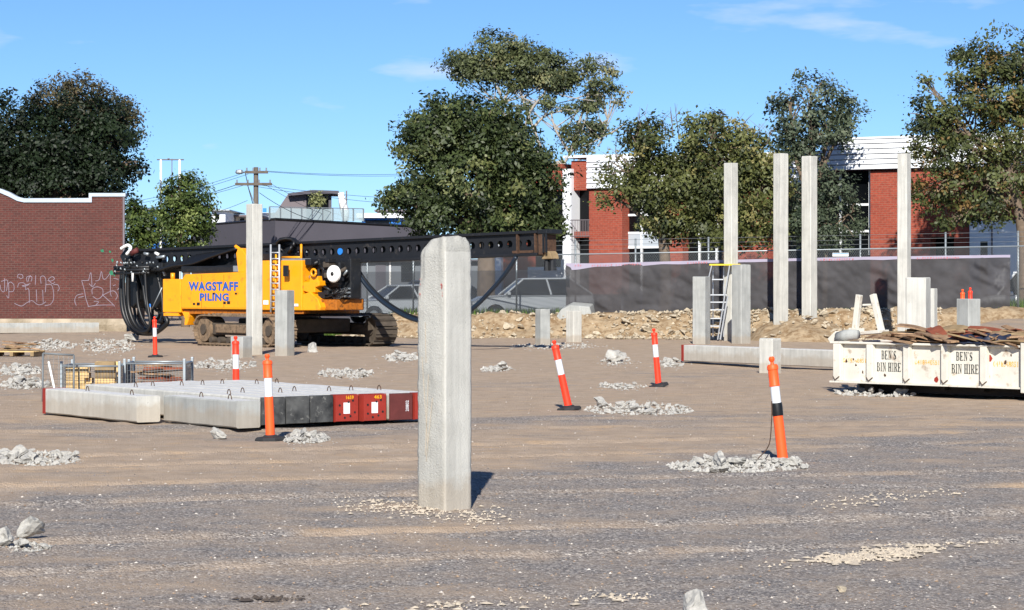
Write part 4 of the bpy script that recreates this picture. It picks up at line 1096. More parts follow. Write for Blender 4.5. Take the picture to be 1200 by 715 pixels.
# panel joints, latches and vents on the housing
for (x0, y0, x1, y1) in ((226, 355, 228.5, 357.5), (230.5, 354.5, 234, 358), (261.5, 353.5, 264.5, 356.5), (266, 353, 269.5, 356.5)):
    rbox('vent', x0, y0, x1, y1, VS-.006, VS+.05, 'black', 0)
for x in (236, 262): rbox('panel_joint', x, 322, x+.5, 361, VS-.003, VS+.02, 'yellow_dark', 0)
rbox('panel_joint', 213, 360.2, 290.5, 360.8, VS-.003, VS+.02, 'yellow_dark', 0)
for x in (249, 275): rbox('latch', x, 343, x+2.2, 345, VS-.02, VS+.02, 'black', .004)
def rig_text(body, x0, x1, y0, y1):
    a, b_ = rp(x0, y0, VS-.008), rp(x1, y1, VS-.008); zm = rp((x0+x1)/2, (y0+y1)/2, VS-.008).z
    h = rp((x0+x1)/2, y0, VS-.008).z-rp((x0+x1)/2, y1, VS-.008).z
    text_mesh('lettering', body, b_.x-a.x, h, M['blue_text'], rig, (a.x+b_.x)/2, VS-.008, zm, .045)
rig_text('WAGSTAFF', 221, 279, 330.2, 340.8)
rig_text('PILING', 234, 268, 343.6, 352.8)
# handrail, ladder, cab roof gear
for x in (353,):
    e = MB(); e.tube([rp(x, 307, -1.3), rp(x, 286.5, -1.3)], .035, 8); e.build('handrail', M['yellow'], rig, True)
e = MB(); e.tube([rp(330, 301.5, -1.3), rp(353, 301.5, -1.3)], .03, 8); e.build('handrail', M['yellow'], rig, True)
e = MB(); e.tube([rp(353, 287, -1.3), rp(353, 287, .8)], .03, 8); e.build('handrail', M['yellow'], rig, True)
rbox('roof_tray', 329, 303, 353.5, 306, -1.35, .9, 'galv', .01)
for x in (317.3, 327.3):
    e = MB(); e.tube([rp(x, 366, -1.62), rp(x, 286.5, -1.62)], .028, 8); e.build('ladder_rail', M['alu'], rig, True)
for y in np.arange(296, 365, 7.2):
    e = MB(); e.tube([rp(317.3, y, -1.62), rp(327.3, y, -1.62)], .02, 6); e.build('rung', M['alu'], rig, True)
e = MB(); e.tube([rp(322.5, 363, -1.56), rp(323.5, 298, -1.56)], .03, 8); e.build('ladder_rail', M['yellow'], rig, True)
rbox('mirror', 331.5, 311, 337, 324, -1.66, -1.60, 'black', .01)
rbox('data_plate', 308.5, 352, 314, 357, VS, VS+.04, 'paper', 0); rbox('data_plate', 342, 356, 349, 359, VS, VS+.04, 'paper', 0)
e = MB()   # black hose bundle on the roof
for k in range(9):
    c = rp(335+k*.6, 288+1.2*(k % 3), -.6+.12*k); e.tube([c+Vector((.32*math.cos(q*.5236), .1*math.sin(q), .22*math.sin(q*.5236))) for q in range(13)], .05, 7)
e.build('hose_bundle', M['rubber'], rig, True)
# machinery behind the cab: winch, engine, manifolds
rbox('engine_block', 355, 303, 374, 349.5, -1.0, .6, 'black', .04)
rbox('gear_case', 376, 307, 398, 338, -1.0, -.1, 'black', .05)
rbox('mast_support', 398, 303, 411, 350, -.8, -.35, 'black', .03)
rbox('base_deck', 354.2, 350.2, 377, 364, VS+.1, .45, 'yellow_dark', .02)  # yellow base coloured darker, as if in grazing light
rbox('base_beam', 378, 351, 394, 363.5, VS+.2, -.1, 'yellow_dark', .02)
rpoly('winch_bracket', [(354.6, 345), (363, 342), (372, 350), (375.5, 360), (374.5, 363.8), (354.6, 363.8)], VS-.02, VS+.35, 'yellow', .02)
rpoly('winch_bracket', [(355, 331), (374, 329), (374, 335), (369, 337), (369, 343), (362, 343), (355, 341)], VS+.05, VS+.35, 'yellow', .02)
rpoly('winch_bracket', [(362, 331), (363, 323.5), (372, 323.5), (373, 331)], VS+.1, VS+.3, 'yellow', .02)
e = MB(); e.tube([rp(367.5, 319.5, VS)+Vector((.10*math.cos(k*.5236), 0, .10*math.sin(k*.5236))) for k in range(13)], .035, 6); e.build('guide_ring', M['yellow'], rig, True)
e = MB(); c = rp(393, 321, -1.3); prof = [(.02, 0), (.22, 0), (.25, .03), (.25, .10), (.22, .13), (.02, .13)]
lm = lathe([(r_, z) for r_, z in prof], 28); o = lm.build('pulley_wheel', M['white'], rig, False); o.location = c; o.rotation_euler = (R(90), 0, 0); auto(o)
e = MB(); e.tube([c+Vector((0, -.14, 0)), c+Vector((0, .5, 0))], .06, 12); e.build('pulley_axle', M['black'], rig, True)
rr = random.Random(21)
for k in range(22):
    x = rr.uniform(357, 406); y = rr.uniform(304, 348); s = rr.uniform(.07, .2); p = rp(x, y, -1.05-.25*rr.random())
    if rr.random() < .5:
        e = MB(); e.box(p, (s*1.4, .3, s)); e.build('valve_block', M[rr.choice(['black', 'mast_black', 'track_dark'])], rig, bevel=.012)
    else:
        e = MB(); q = p+Vector((rr.uniform(-.4, .4), rr.uniform(-.1, .1), rr.uniform(-.15, .15))); e.tube([p, q], s*.35, 8); e.build('ram', M[rr.choice(['black', 'galv', 'track_dark'])], rig, True)
for k in range(10):
    x = rr.uniform(374, 396); e = MB()
    e.tube(spline([rp(x, 343+rr.uniform(-3, 4), -1.15), rp(x+9, 346+rr.uniform(-3, 3), -1.25), rp(x+16, 340+rr.uniform(-4, 4), -1.15)]), .022, 6); e.build('hydraulic_hose', M['rubber'], rig, True)
for x in (404, 408.5, 413, 417):
    for y in (338.5, 343, 347.5):
        e = MB(); p = rp(x-7, y, -.82); e.tube([p, p+Vector((0, -.08, 0))], .03, 8); e.build('bolt', M['galv'], rig)

# mast -------------------------------------------------------------------------
MV = -.35                                  # near face of the mast
mL, mR = rp(152, 292.5, MV), rp(630, 270, MV)
mlen = (mR-mL).length; ang = math.atan2(mR.z-mL.z, mR.x-mL.x); MH = .70
mast = bpy.data.objects.new('mast', None); COL.objects.link(mast); mast.parent = rig; mast.location = mL; mast.rotation_euler = (0, -ang, 0)
def hole_plate(L, H, pitch, rad, y, first):
    e = MB(); n = int((L-first)/pitch)
    e.poly([(0, y, -H), (first, y, -H), (first, y, 0), (0, y, 0)])
    for k in range(n):
        x0 = first+k*pitch; cx, cz = x0+pitch/2, -H/2; st_ = len(e.v); sq = []; ci = []
        for i in range(16):
            a = 2*math.pi*(i+.5)/16; d = max(abs(math.cos(a)), abs(math.sin(a)))
            c_, s_ = math.cos(a), math.sin(a)
            # outer boundary: rectangle pitch x H
            tt = min((pitch/2)/abs(c_) if abs(c_) > 1e-6 else 9, (H/2)/abs(s_) if abs(s_) > 1e-6 else 9)
            sq.append((cx+c_*tt, y, cz+s_*tt)); ci.append((cx+c_*rad, y, cz+s_*rad))
        e.v += sq+ci
        for i in range(16):
            j = (i+1) % 16; e.f.append((st_+i, st_+j, st_+16+j, st_+16+i))
        for (px_, pz_, i, j) in ((cx+pitch/2, cz+H/2, 1, 2), (cx-pitch/2, cz+H/2, 5, 6), (cx-pitch/2, cz-H/2, 9, 10), (cx+pitch/2, cz-H/2, 13, 14)):
            q = len(e.v); e.v.append((px_, y, pz_))
            # nearest two boundary points around this corner
            d = sorted(range(16), key=lambda w: (sq[w][0]-px_)**2+(sq[w][2]-pz_)**2)[:2]; e.f.append((st_+d[0], q, st_+d[1]))
        # sleeve of the hole
        s2 = len(e.v); e.v += [(p_[0], y+.04, p_[2]) for p_ in ci]
        for i in range(16):
            j = (i+1) % 16; e.f.append((st_+16+i, st_+16+j, s2+j, s2+i))
    xe = first+n*pitch; e.poly([(xe, y, -H), (L, y, -H), (L, y, 0), (xe, y, 0)])
    return e
hole_plate(mlen, MH-.16, .345, .108, 0, 1.2).build('web_plate', M['mast_black'], mast).location = (0, .05, -.08)
hole_plate(mlen, MH-.16, .345, .108, 0, 1.2).build('web_plate', M['mast_black'], mast).location = (0, .30, -.08)
for z0_, z1_ in ((-.08, 0), (-MH, -MH+.08)):
    e = MB(); e.box2((0, -.06, z0_), (mlen, .42, z1_)); e.build('flange', M['mast_black'], mast, bevel=.01)
for x in np.arange(1.0, mlen, 1.38):
    e = MB(); e.box2((x, .10, -MH+.081), (x+.03, .29, -.081)); e.build('diaphragm', M['mast_black'], mast)
for x in (mlen-.75, mlen-.1):
    e = MB(); e.box2((x, -.04, -MH+.081), (x+.05, .049, -.081)); e.build('stiffener', M['rust'], mast)
e = MB(); e.box2((mlen-.95, .02, -MH+.09), (mlen-.2, .045, -MH+.16)); e.build('wear_strip', M['rust'], mast)
kx = 1.2+.345*int((rp(394, 290, MV).x-mL.x-1.2)/.345)+.17
e = MB(); e.tube([(kx, .06, -MH/2), (kx, .03, -MH/2)], .10, 12); e.build('hole_plug', M['blue_plastic'], mast)
# mast head
e = MB(); e.box2((mlen, -.02, -.10), (mlen+.34, .66, .02)); e.build('head_plate', M['black'], mast, bevel=.01)
e = MB(); e.box2((mlen+.005, .0, -MH+.02), (mlen+.16, .62, -.11)); e.build('head_block', M['rust'], mast, bevel=.02)
for x in (.20, .30):
    e = MB(); e.box2((mlen+x-.02, -.03, -.62), (mlen+x+.02, .02, -.101)); e.build('head_strut', M['black'], mast)
e = MB(); e.prism([(mlen+.02, .12, -.80), (mlen+.05, .12, -.66), (mlen+.13, .12, -.58), (mlen+.27, .12, -.58), (mlen+.35, .12, -.66), (mlen+.38, .12, -.80)], (0, .34, 0)); e.build('rope_guard', M['timber_old'], mast, bevel=.02)
for x in (.10, .30):
    e = MB(); e.tube([(mlen+x, .28, -.78), (mlen+x, .28, -1.12)], [.08, .10], 8); e.build('clamp_jaw', M['black'], mast)
# black tool rail under the mast towards the head
# hanging hoses: the loop below the mast and the bundle at the tail
loop = [(417, 316), (428, 333), (446, 352), (468, 367), (487, 375), (510, 379), (535, 374), (555, 361), (575, 341), (592, 321), (605, 301)]
vv = [-.3]*11
e = MB(); e.tube(spline([rp(x, y, -.25-.02*i) for i, (x, y) in enumerate(loop)], 8), .062, 10); e.build('supply_hose', M['blue_hose'], rig, True)
e = MB(); e.tube(spline([rp(x+1.5, y-2.5, -.12-.02*i) for i, (x, y) in enumerate(loop)], 8), .05, 8); e.build('supply_hose', M['rubber'], rig, True)
loops = [[(147, 302), (145, 330), (147, 362), (155, 383), (170, 389), (176, 378), (172, 350), (170, 318)],
         [(152, 303), (150, 335), (152, 365), (163, 386), (182, 389), (193, 382), (196, 376), (190, 366)],
         [(158, 305), (160, 335), (163, 362), (172, 382), (186, 387), (196, 380), (195, 372), (186, 366)],
         [(166, 308), (168, 335), (172, 360), (180, 374), (190, 376), (190, 350), (184, 320)],
         [(144, 312), (142, 340), (145, 368), (156, 387), (172, 391), (186, 388), (192, 376)],
         [(174, 310), (176, 335), (178, 352), (184, 364), (190, 352), (189, 325)],
         [(150, 310), (155, 345), (160, 375), (170, 386), (178, 376), (178, 340), (176, 312)],
         [(162, 306), (163, 330), (166, 352), (176, 370), (186, 372), (188, 345), (182, 315)]]
for k, lp in enumerate(loops):
    e = MB(); e.tube(spline([rp(x, y, -.55+.16*k) for x, y in lp], 7), .075 if k in (1, 4) else .05, 8); e.build('hanging_hose', M['rubber'], rig, True)
rbox('hose_rack', 150, 308, 190, 318, -.4, .9, 'black', .03)
rpoly('hose_shroud', [(160, 316), (189, 312), (189, 352), (182, 362), (170, 352)], -.1, .7, 'rubber', .05)
rpoly('hose_shroud', [(146, 316), (160, 316), (164, 352), (154, 362), (147, 345)], .0, .6, 'rubber', .05)
rpoly('tail_arm', [(140, 300), (146, 292), (158, 310), (160, 322), (150, 322)], -.4, .3, 'black', .03)
e = MB()
for y in (313.5, 316.5, 320.5): e.tube([rp(134, y, -.55), rp(175, y-.5, -.55)], .05, 6)
e.build('manifold_pipe', M['black'], rig, True)
for k in range(26):
    x = rr.uniform(134, 186); y = rr.choice((313.5, 316.5, 320.5, 309))+rr.uniform(-1, 1); p = rp(x, y, -.62)
    e = MB(); e.tube([p, p+Vector((rr.uniform(-.03, .03), -.05, .06))], .025, 6); e.build('hose_fitting', M[rr.choice(['galv', 'black', 'galv'])], rig, True)
e = MB(); e.tube(spline([rp(x, y, -.6) for x, y in ((142, 291.5), (146, 289), (150, 287.5), (153, 290), (152, 294), (148.5, 298))], 5), .055, 8); e.build('white_hook', M['white'], rig, True)
e = MB(); e.tube([rp(154, 297, -.6), rp(161, 293, -.6)], .09, 8); e.build('red_coupling', M['maroon'], rig, True)
e = MB(); e.tube([rp(155.5, 320, -.7), rp(155.5, 330, -.7)], .035, 8); e.build('white_handle', M['white'], rig, True)
e = MB(); e.tube([rp(178, 362, -.9), rp(190, 337, -.9)], .018, 6); e.build('stay_rod', M['galv'], rig, True)
for (x0, y0, x1, y1, mk) in ((169, 297, 174, 298, 'galv'), (184, 302, 193, 300.5, 'galv'), (182, 296.5, 186, 298.5, 'white'), (190, 314, 193.5, 323, 'galv')):
    e = MB(); e.tube([rp(x0, y0, -.5), rp(x1, y1, -.5)], .05, 7); e.build('fitting', M[mk], rig, True)
for k in range(7):
    e = MB(); y0 = 312-k*.6
    e.tube(spline([rp(188+k, 316+k*.4, -.7+.07*k), rp(205+k*2, 311-k*.3, -.8+.08*k), rp(225, 309-k*1.2, -.8+.08*k), rp(250, 300-k*.5, -.75+.08*k), rp(278, 291+k*.6, -.6+.06*k)], 6), .055, 7); e.build('hydraulic_hose', M['rubber'], rig, True)
rbox('hose_tray', 212, 312, 276, 319.5, -.9, .9, 'black', .03)
rbox('power_unit', 234, 303, 276, 313, -.3, .9, 'black', .05)
rbox('oil_tank', 292, 296, 330, 306, -.9, .9, 'black', .05)
rbox('control_box', 273, 311.5, 279, 318.5, -1.2, -1.0, 'galv', .01)

# tracks -------------------------------------------------------------------------
def track(pxc, pyb, D, world_rot, L=4.7, Hh=.98, wd=.78, m='track_mud'):
    c = P(pxc, pyb, D); u, v = RF.local(c.x, c.y)
    t = bpy.data.objects.new('track', None); COL.objects.link(t); t.parent = rig; t.location = (u, v, 0.0); t.rotation_euler = (0, 0, R(world_rot)-RF.a)
    r_ = Hh/2-.06; hl = L/2-r_-.06; per = 4*hl+2*math.pi*r_; n = 44
    sh = MB(); sh.box((0, 0, 0), (per/n*.93, wd, .05)); sh.box((-per/n*.3, 0, .045), (.03, wd, .05)); me = None
    for k in range(n):
        s = per*k/n
        if s < 2*hl: x, z, a = -hl+s, Hh/2-r_-.0, math.pi
        elif s < 2*hl+math.pi*r_: q = (s-2*hl)/r_; x, z, a = hl+r_*math.sin(q), Hh/2-r_*math.cos(q), math.pi-q
        elif s < 4*hl+math.pi*r_: x, z, a = hl-(s-2*hl-math.pi*r_), Hh/2+r_, 0
        else: q = (s-4*hl-math.pi*r_)/r_; x, z, a = -hl-r_*math.sin(q), Hh/2+r_*math.cos(q), -q
        if me is None: o = sh.build('track_shoe', M[m], t); me = o.data
        else: o = bpy.data.objects.new('track_shoe', me); COL.objects.link(o); o.parent = t
        o.location = (x, 0, z); o.rotation_euler = (0, a, 0)
    e = MB(); e.box((0, 0, Hh/2+.02), (2*hl, wd*.5, .36)); e.build('track_frame', M['track_dark'], t, bevel=.03)
    e = MB(); e.box((.1, -wd*.28, Hh/2+.03), (2*hl*.72, .10, .26)); e.build('guard_plate', M[m], t, bevel=.03)
    for x in (-hl, hl):
        e = MB(); e.tube([(x, -wd*.36, Hh/2), (x, wd*.36, Hh/2)], r_-.05, 20); e.build('sprocket', M[m], t)
        e = MB(); e.tube([(x, -wd*.42, Hh/2), (x, wd*.42, Hh/2)], .16, 12); e.build('hub', M['track_dark'], t)
    for k in range(7):
        x = -hl+.35+k*(2*hl-.7)/6
        e = MB(); e.tube([(x, -wd*.34, .17), (x, wd*.34, .17)], .10, 12); e.build('roller', M['track_dark'], t)
    return t
TR = -52
track(286, 403, 74.6, TR)
track(403, 402, 76.4, TR, m='track_dark')  # far track coloured darker for the shadow it stands in
u, v = RF.local(*P(345, 400, 75.6).xy)
e = MB(); e.box((0, 0, .62), (2.3, 2.6, .42)); o = e.build('car_body', M['track_dark'], rig, bevel=.05); o.location = (u, v, 0); o.rotation_euler = (0, 0, R(TR)-RF.a)
e = MB(); e.tube([(u, v, .80), (u, v, 1.0)], .75, 24); e.build('slew_ring', M['black'], rig)
rbox('deck_shadow_plate', 230, 368.3, 385, 371, -1.2, .6, 'black', .01)  # black plate put in for the shade below the deck

# ------------------------------------------------------------------ wire fence and shade cloth
fence = thing('wire_fence', 'galvanised chain link fence with barbed wire strands on the bank', 'fence', FENCE.world(0, 0, 0), FENCE.a)
posts_px = [430, 484, 541, 605, 674, 744.5, 830, 919, 1008, 1108, 1193]
us = [FENCE.at(x, 340, 0)[0] for x in posts_px]; us.append(us[-1]+2.7); us = [us[0]-4.6, us[0]-2.3]+us
def rail_z(u): return 2.90+.25*(u/16.4)
for u in us:
    zb = bank_h(u)-.1
    e = MB(); e.tube([(u, .04, zb), (u, .04, rail_z(u)+.52)], .034, 8); e.build('post', M['galv'], fence, True)
e = MB(); e.tube([(us[0], .0, rail_z(us[0])), (us[-1], .0, rail_z(us[-1]))], .024, 8); e.build('top_rail', M['galv'], fence, True)
for k in (.16, .32, .48):
    e = MB(); pts = [(u, .0, rail_z(u)+k) for u in us]; e.tube(pts, .006, 4); e.build('barbed_wire', M['wire'], fence, True)
e = MB(); u = us[0]
while u < us[-1]:
    h0 = bank_h(u)+.02; h1 = rail_z(u)-.02; L = h1-h0
    e.tube([(u, -.012, h0), (u+L*.55, -.012, h1)], .0042, 3, caps=False); e.tube([(u+L*.55, -.008, h0), (u, -.008, h1)], .0042, 3, caps=False); u += .062
tag(e.build('chain_link', M['wire'], fence), None, None, kind='stuff')
def cloth(label, x0, x1, top, mk, seed, banner=None, name='shade_cloth', amp=.035):
    """top: list of (px x, px y) of the upper edge"""
    u0, u1 = FENCE.at(x0, 330, -.07)[0], FENCE.at(x1, 330, -.07)[0]
    t = thing(name, label, 'shade cloth', FENCE.world(0, 0, 0), FENCE.a)
    N_, K = int((u1-u0)/.07), 26; e = MB(); tops = []
    for i in range(N_+1):
        u = u0+(u1-u0)*i/N_
        w = FENCE.world(u, -.07); px = 600+w.x/w.y*FPX
        py = np.interp(px, [q[0] for q in top], [q[1] for q in top]); zt = EYE+(HY-py)/FPX*w.y; zb = bank_h(u)-.02
        tops.append((u, zt))
        for k in range(K+1):
            q = k/K; z = zt+(zb-zt)*q
            dv = amp*(nz3(u*.9, z*1.1, seed)*1.2+.7*nz3(u*2.2+z*1.6, z*2.8, seed+2)+.35*nz3(u*6+z*3, z*5, seed+5))*min(1, 8*min(q, 1.02-q))
            # diagonal pull folds
            dv += amp*.5*math.sin((u*2.1+z*3.3)+3*nz3(u*.5, z*.5, seed+8))*min(1, 5*min(q, 1-q))
            e.v.append((u, -.09-abs(dv)-dv*.3, z))
    for i in range(N_):
        for k in range(K): e.f.append((i*(K+1)+k, (i+1)*(K+1)+k, (i+1)*(K+1)+k+1, i*(K+1)+k+1))
    e.build('fabric', M[mk], t, True)
    if banner:
        e = MB(); rd = random.Random(seed)
        for i, (u, zt) in enumerate(tops):
            w = FENCE.world(u, -.07); px = 600+w.x/w.y*FPX; hb = np.interp(px, [q[0] for q in banner], [q[1] for q in banner])/FPX*w.y
            e.v += [(u, -.112, zt+.01), (u, -.118-.01*nz3(u*2, 0, 3), zt-hb*(1+.25*nz3(u*1.3, 5, 1)))]
        for i in range(len(tops)-1): e.f.append((2*i, 2*i+2, 2*i+3, 2*i+1))
        e.build('banner_hem', M['banner'], t)
        for (xa, xb) in ((674, 682), (694, 718), (722, 752), (806, 830), (962, 1000), (1075, 1125)):
            x = xa
            while x < xb:      # washed-out print, unreadable
                u, _ = FENCE.at(x, 306, -.13); w = FENCE.world(u, -.13); py = np.interp(x, [q[0] for q in top], [q[1] for q in top])
                zt = EYE+(HY-py-rd.uniform(2.2, 2.6))/FPX*w.y; e = MB(); wd_ = rd.uniform(.03, .07); hh = rd.uniform(.05, .08)
                e.box((u, -.131, zt), (wd_*.45, .004, hh)); e.box((u+wd_*.4, -.131, zt+hh*.3), (wd_*.5, .003, hh*.25)); e.build('faded_print', M['banner_red'], t); x += rd.uniform(2.6, 3.6)
    return t
cloth('sheer grey shade cloth on the fence with parked cars showing through it', 404, 668, [(400, 319), (668, 316)], 'cloth_sheer', 3)
cloth('dark wrinkled shade cloth on the fence with a pale lilac hem', 663.5, 1184, [(660, 309), (700, 309), (830, 305.5), (1000, 301.5), (1184, 299)], 'cloth_dark', 9, [(660, 8), (700, 4.0), (830, 2.8), (1000, 3.4), (1184, 2.8)], amp=.11)
u, z = FENCE.at(985, 298.5, -.04); e = MB(); e.box((u, -.03, z), (.55, .012, .12)); o = e.build('small_sign', M['white'], None, loc=FENCE.world(0, 0, 0), rotz=FENCE.a); tag(o, 'small white and blue sign wired to the fence above the cloth', 'sign')
e = MB(); e.box((u, -.038, z+.03), (.53, .003, .03)); o2 = e.build('blue_stripe', M['blue_plastic'], o)
# grass along the bank top
rs = np.random.RandomState(5); bl = []
for (ua, ub, n_, hm) in ((-9, .6, 2600, .30), (5, 13.5, 2600, .14), (14.5, 20, 2600, .42)):
    for _ in range(n_):
        u = rs.uniform(ua, ub); v = rs.uniform(-.25, 1.1) if hm != .42 else rs.uniform(-.1, 1.5); w = FENCE.world(u, v); h = hm*rs.uniform(.4, 1); z = bank_z(u, v)-.03
        a = rs.uniform(0, 6.28); dx, dy = .018*math.cos(a), .018*math.sin(a); tx, ty = rs.normal(0, .06, 2)
        bl.append([(w.x-dx, w.y-dy, z), (w.x+dx, w.y+dy, z), (w.x+tx, w.y+ty, z+h)])
tag(quads_mesh('grass', np.array(bl), M['grass_m'], None, 3, rs.uniform(0, 1, len(bl))), 'rough grass growing along the fence line', 'grass', kind='stuff')

# ------------------------------------------------------------------ parked cars
def car(label, px, D, ang, mk, z=.34, L=4.6, kind='sedan', group=None):
    c = P(px, 350, D); t = thing('parked_car', label, 'car', (c.x, D, z), R(ang), 'cars parked behind the fence')
    W2 = .88
    if kind == 'sedan': low = [(-2.3, .42), (-2.25, .72), (-1.9, .9), (-1.0, .96), (1.0, .96), (1.7, 1.0), (2.2, .98), (2.3, .7), (2.28, .4)]; roof = [(-1.05, .95), (-.35, 1.42), (.75, 1.45), (1.65, 1.0)]
    elif kind == 'van': low = [(-2.3, .42), (-2.28, .8), (-1.9, 1.0), (-1.4, 1.08), (2.25, 1.1), (2.3, .7), (2.28, .4)]; roof = [(-1.45, 1.07), (-.85, 1.85), (2.1, 1.92), (2.26, 1.09)]
    else: low = [(-2.3, .42), (-2.25, .8), (-1.9, .98), (-1.0, 1.04), (1.0, 1.04), (2.25, 1.06), (2.32, .7), (2.28, .4)]; roof = [(-1.1, 1.03), (-.4, 1.6), (1.4, 1.62), (2.2, 1.05)]
    # body: side profile with wheel arches, swept in crowned sections
    def arch(x0, x1):
        pts = []
        for k in range(9):
            a = math.pi*k/8; pts.append((((x0+x1)/2)+(x1-x0)/2*math.cos(a), .30+.40*math.sin(a)))
        return pts
    prof = low + [(2.0, .26)] + arch(1.02, 1.78) + [(.95, .26), (-1.0, .26)] + arch(-1.82, -1.06) + [(-2.1, .28)]
    e = MB(); n_ = len(prof); secs = [(-W2*.96, .93), (-W2, .97), (-W2*.8, 1.0), (W2*.8, 1.0), (W2, .97), (W2*.96, .93)]
    for (y, k) in secs:
        for (x, zz) in prof: e.v.append((x*k if abs(x) > 1.9 else x, y, zz if zz < .75 else .75+(zz-.75)*(k if k == 1 else k-.15)))
    for s_ in range(len(secs)-1):
        for i in range(n_):
            j = (i+1) % n_; e.f.append((s_*n_+i, s_*n_+j, (s_+1)*n_+j, (s_+1)*n_+i))
    e.f.append(tuple(range(n_))); e.f.append(tuple((len(secs)-1)*n_+i for i in range(n_))[::-1])
    auto(e.build('body', M[mk], t))
    (ax, az), (bx, bz), (cx_, cz), (dx_, dz) = roof; yb, yt = W2*.93, W2*.72
    g = MB()
    def frus(inset, zt): return [(ax, -yb, az), (bx, -yt, bz), (cx_, -yt, cz), (dx_, -yb, dz), (ax, yb, az), (bx, yt, bz), (cx_, yt, cz), (dx_, yb, dz)]
    g.v = frus(0, 0); g.f = [(0,1,2,3)[::-1], (4,5,6,7), (0,4,5,1)[::-1], (3,2,6,7)[::-1], (1,5,6,2)[::-1]]
    g.build('window_glass', M['window_dark'], t)
    g = MB(); g.box(((bx+cx_)/2, 0, (bz+cz)/2+.025), ((cx_-bx)*1.04, 2*yt+.06, .06), Matrix.Rotation(-math.atan2(cz-bz, cx_-bx), 3, 'Y')); g.build('roof', M[mk], t, bevel=.025)
    for sy in (-1, 1):
        for (p0, p1) in (((ax, yb, az), (bx, yt, bz)), ((dx_, yb, dz), (cx_, yt, cz)), (((ax+dx_)/2+.1, yb*1.0, (az+dz)/2), ((bx+cx_)/2, yt*1.01, (bz+cz)/2))):
            g = MB(); g.tube([(p0[0], sy*(p0[1]+.01), p0[2]), (p1[0], sy*(p1[1]+.01), p1[2])], .035, 6); g.build('pillar', M[mk], t)
        g = MB(); g.box((-.95, sy*(W2+.07), az+.06), (.12, .18, .12)); g.build('wing_mirror', M[mk], t, bevel=.03)
        g = MB(); g.prism([(-2.27, sy*.45, .66), (-2.27, sy*.80, .68), (-2.05, sy*.86, .80), (-2.05, sy*.50, .80)][::sy], (-.02, 0, .04)); g.build('headlight', M['lamp_glass'], t)
        for x in (-1.44, 1.40):
            g = MB(); g.tube([(x, sy*.66, .32), (x, sy*.88, .32)], .32, 22); wq = g.build('tyre', M['tyre'], t)
            g = MB(); g.tube([(x, sy*.86, .32), (x, sy*.89, .32)], .20, 14); g.build('rim', M['galv'], wq)
    g = MB(); g.box((-2.28, 0, .55), (.06, .8, .14)); g.build('grille', M['black'], t)
    g = MB(); g.box((-2.26, 0, .36), (.08, 1.3, .08)); g.build('bumper_intake', M['black'], t)
    return t
car('silver sedan parked nose out behind the sheer cloth', 470, 95, 24, 'car_silver')
car('grey blue wagon parked beside the silver sedan behind the sheer cloth', 500, 100, 24, 'car_blue', kind='wagon')
car('pale grey wagon parked under the tree next to the white board', 622, 92.3, 8, 'car_silver', kind='wagon', z=.42)
car('white van parked by the white wall, mostly hidden by the dark cloth', 1218, 90, -14, 'car_white', kind='van', z=.4)

# ------------------------------------------------------------------ buildings
def building(name, label, frame, cat='building'):
    return thing(name, label, cat, (frame.o.x, frame.o.y, 0), frame.a)
def face(name, parent, fr, x0, y0, x1, y1, v0, v1, mk, bevel=0):
    """box whose front rectangle is given by photo pixels on plane v0"""
    xm = (x0+x1)/2
    a, b_ = fr.at(x0, y0, v0), fr.at(x1, y1, v0); z1 = fr.at(xm, y0, v0)[1]; z0_ = fr.at(xm, y1, v0)[1]
    e = MB(); e.box2((a[0], v0, z0_), (b_[0], v1, z1)); return e.build(name, M[mk], parent, bevel=bevel)
# old brick wall on the left
WF = Frame(P(146, 300, 97).x, 97, 0)
wb = building('brick_building', 'old dark red brick building with pale stepped coping and silver graffiti', WF)
pts = [(-40, 374), (146, 374), (146, 230), (106, 230), (106, 236.5), (28, 236.5), (20, 234.5), (10, 229), (0, 225), (-40, 222)]
e = MB(); e.prism([(WF.at(x, y)[0], 0, WF.at(x, y)[1]) for x, y in pts], (-2.4, 9, 0)); e.build('wall', M['brick_old'], wb)
cop = [(-40, 218), (0, 221), (10, 225), (20, 230.5), (28, 232.5), (104, 232.2), (104, 226.3), (147, 226.3), (147, 230.3), (107.5, 230.3), (107.5, 237.2), (28, 237.2), (20, 235.4), (10, 230.2), (0, 226), (-40, 223)]
e = MB(); e.prism([(WF.at(x, y, -.06)[0], -.06, WF.at(x, y, -.06)[1]) for x, y in cop], (0, .5, 0)); e.build('coping', M['coping'], wb)
e = MB(); xs_ = np.linspace(-40, 149, 60); k = len(xs_)
for x in xs_:
    u, zt = WF.at(x, 374.2, 0); e.v += [(u, -.10+.10*nz3(x*.3, 1), -.15), (u, -.16+.08*nz3(x*.2, 2), zt*.55+.06*nz3(x*.5, 3)), (u, -.02+.02*nz3(x*.4, 5), zt+.02)]
for i in range(k-1):
    for j in range(2): e.f.append((i*3+j, (i+1)*3+j, (i+1)*3+j+1, i*3+j+1))
e.build('stone_footing', M['plinth'], wb)
e = MB(); u, z1 = WF.at(145, 231, -.08); z0_ = WF.at(145, 366, -.08)[1]; e.tube([(u, -.08, z0_), (u, -.08, z1)], .045, 8); e.build('downpipe', M['charcoal_light'], wb, True)
def spray(strokes, r_=.012):
    for st_ in strokes:
        pts = spline([(x, y, 0) for x, y in st_], 5); e = MB()
        pw = [(WF.at(p.x*.125, 310+p.y*.125, -.01)[0], -.006, WF.at(p.x*.125, 310+p.y*.125, -.01)[1]) for p in pts]
        e.tube(pw, r_, 4); o = e.build('graffiti_stroke', M['graffiti'], wb)
        for q in o.data.vertices: q.co.y = -.004+(q.co.y+.006)*.25
